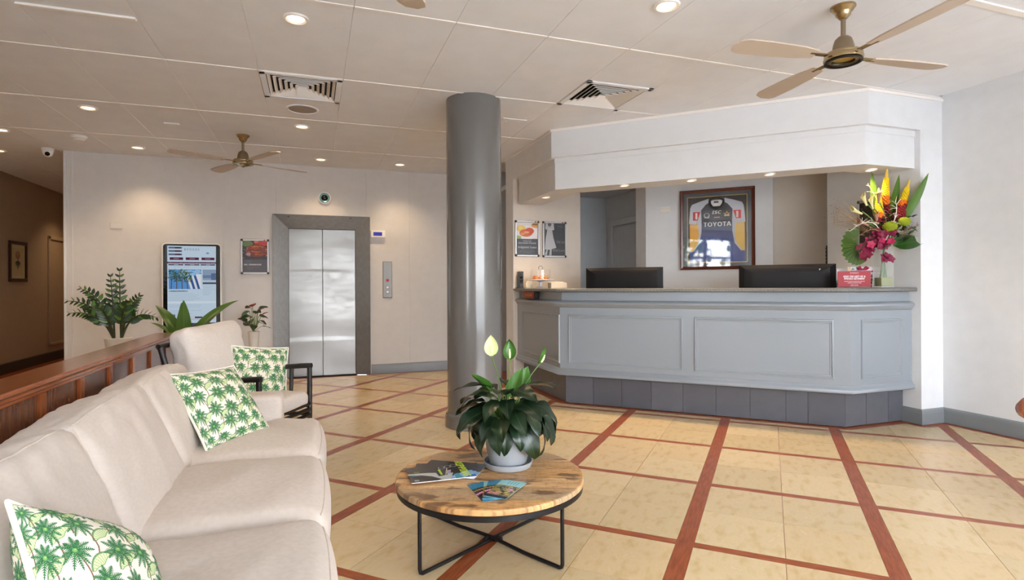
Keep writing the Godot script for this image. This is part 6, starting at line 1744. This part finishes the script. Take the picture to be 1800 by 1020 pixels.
		b.grid(rows, false, true, true); obj("calla_bloom", b, M[q[3]], f, Vector3(q[0], q[1] - 0.02, 0.08), Basis(Vector3.BACK, q[2] - PI / 2))
	# bare twigs
	for q in [["twig_white", -0.12, 0.52, 0.0, 0.0], ["twig_white", 0.0, 0.36, 0.16, 0.1], ["twig_white", -0.36, 0.12, 0.12, 0.3], ["twig_brown", -0.42, 0.2, 0.0, 0.2], ["twig_brown", 0.36, 0.16, 0.03, 0.15], ["twig_brown", -0.36, 0.04, 0.18, 0.25]]:
		b = MB.new()
		var main := arc(Vector3(-0.02, 0.02, 0.04), Vector3(q[1], q[2], q[3]), Vector3(0.02, q[4] * 0.4, 0.04), 8)
		b.tube(main, [0.005, 0.005, 0.0045, 0.004, 0.004, 0.0035, 0.003, 0.002, 0.0015], 6)
		for i in range(3, 9):
			for s in 2:
				var d := Vector3(r.randf_range(-1, 1), r.randf_range(-0.3, 1), r.randf_range(-0.4, 0.6)).normalized() * r.randf_range(0.02, 0.06)
				b.tube([main[i], main[i] + d * 0.6 + Vector3(0, 0.006, 0), main[i] + d], [0.0022, 0.0018, 0.001], 5)
		obj("twig", b, M[q[0]], f)
	# filler greenery and fine sprays
	var small := leaf_mesh(0.075, 0.036, 0.5, 0.2, 0.0, 0.4, 4)
	for k in 120:
		var p := Vector3(r.randf_range(-0.14, 0.2), r.randf_range(0.02, 0.24), r.randf_range(-0.02, 0.1))
		put_leaf(f, "filler_leaf", small, M["leaf_0"] if k % 3 else M["leaf_6"], p, r.randf() * TAU, r.randf_range(-0.4, 1.0), 0.0, r.randf_range(0.7, 1.2))
	var dot := MB.new(); dot.lathe([[0.0, -0.004], [0.004, 0.0], [0.0, 0.004]], 5)
	for q in [[-0.4, 0.28, 0.12, "twig_brown", 70], [0.24, 0.12, 0.1, "calla", 80]]:
		var mm := MultiMesh.new(); mm.transform_format = MultiMesh.TRANSFORM_3D; mm.mesh = dot.mesh(); mm.instance_count = q[4]
		b = MB.new()
		for i in q[4]:
			var p: Vector3 = Vector3(q[0] + r.randfn(0, 0.045), q[1] + r.randfn(0, 0.06 if q[0] < 0 else 0.03), 0.03 + r.randf_range(-0.03, 0.05))
			mm.set_instance_transform(i, Transform3D(Basis.IDENTITY, p))
			if i % 3 == 0: b.tube([Vector3(q[0] * 0.35, q[1] * 0.4, 0.03), p.lerp(Vector3(q[0] * 0.35, q[1] * 0.4, 0.03), 0.4) + Vector3(0, 0.012, 0), p], 0.0007, 4)
		var mi := MultiMeshInstance3D.new(); mi.multimesh = mm; mi.material_override = M[q[3]]; mi.name = "spray_buds"; mi.set_meta("kind", "stuff"); f.add_child(mi, true)
		obj("spray_stems", b, M["twig_brown"], f).set_meta("kind", "stuff")

func build_outside() -> void:
	var b := MB.new()
	b.box(Vector3(0.5, -0.17, 9.0), Vector3(34, 0.1, 13.0)); b.box(Vector3(-13.5, -0.17, 0), Vector3(18, 0.1, 18))
	tag(obj("ground", b, M["outside_paving"]), "pale paving outside the windows", "ground", "", "structure")
	var r := RandomNumberGenerator.new(); r.seed = 5
	for k in 3:
		var o := thing("tree", ["leafy tree outside the left window, nearest the corner", "leafy tree outside the left window, further along", "leafy tree outside the front windows"][k], "tree", P([-8.5, -9.5, -6.0][k], [-2.6, 0.6, -6.5][k], -0.12))
		b = MB.new(); b.tube([Vector3(0, 0, 0), Vector3(0.1, 1.2, 0), Vector3(0, 2.4, 0.1)], [0.16, 0.13, 0.09], 10); obj("trunk", b, M["outside_bark"], o)
		b = MB.new(); b.tri(Vector3(-0.09, 0, 0), Vector3(0.09, -0.02, 0.02), Vector3(0, 0.14, 0)); b.tri(Vector3(-0.09, 0, 0), Vector3(0.0, -0.12, 0.02), Vector3(0.09, -0.02, 0.02))
		var mm := MultiMesh.new(); mm.transform_format = MultiMesh.TRANSFORM_3D; mm.mesh = b.mesh(); mm.instance_count = 2200
		for i in 2200:
			var p := Vector3(r.randfn(0, 0.8), 2.7 + r.randfn(0, 0.75), r.randfn(0, 0.8))
			mm.set_instance_transform(i, Transform3D(Basis.from_euler(Vector3(r.randf() * TAU, r.randf() * TAU, 0)), p))
		var mi := MultiMeshInstance3D.new(); mi.multimesh = mm; mi.material_override = M["outside_green"]; mi.name = "crown"; mi.set_meta("kind", "stuff"); o.add_child(mi, true)
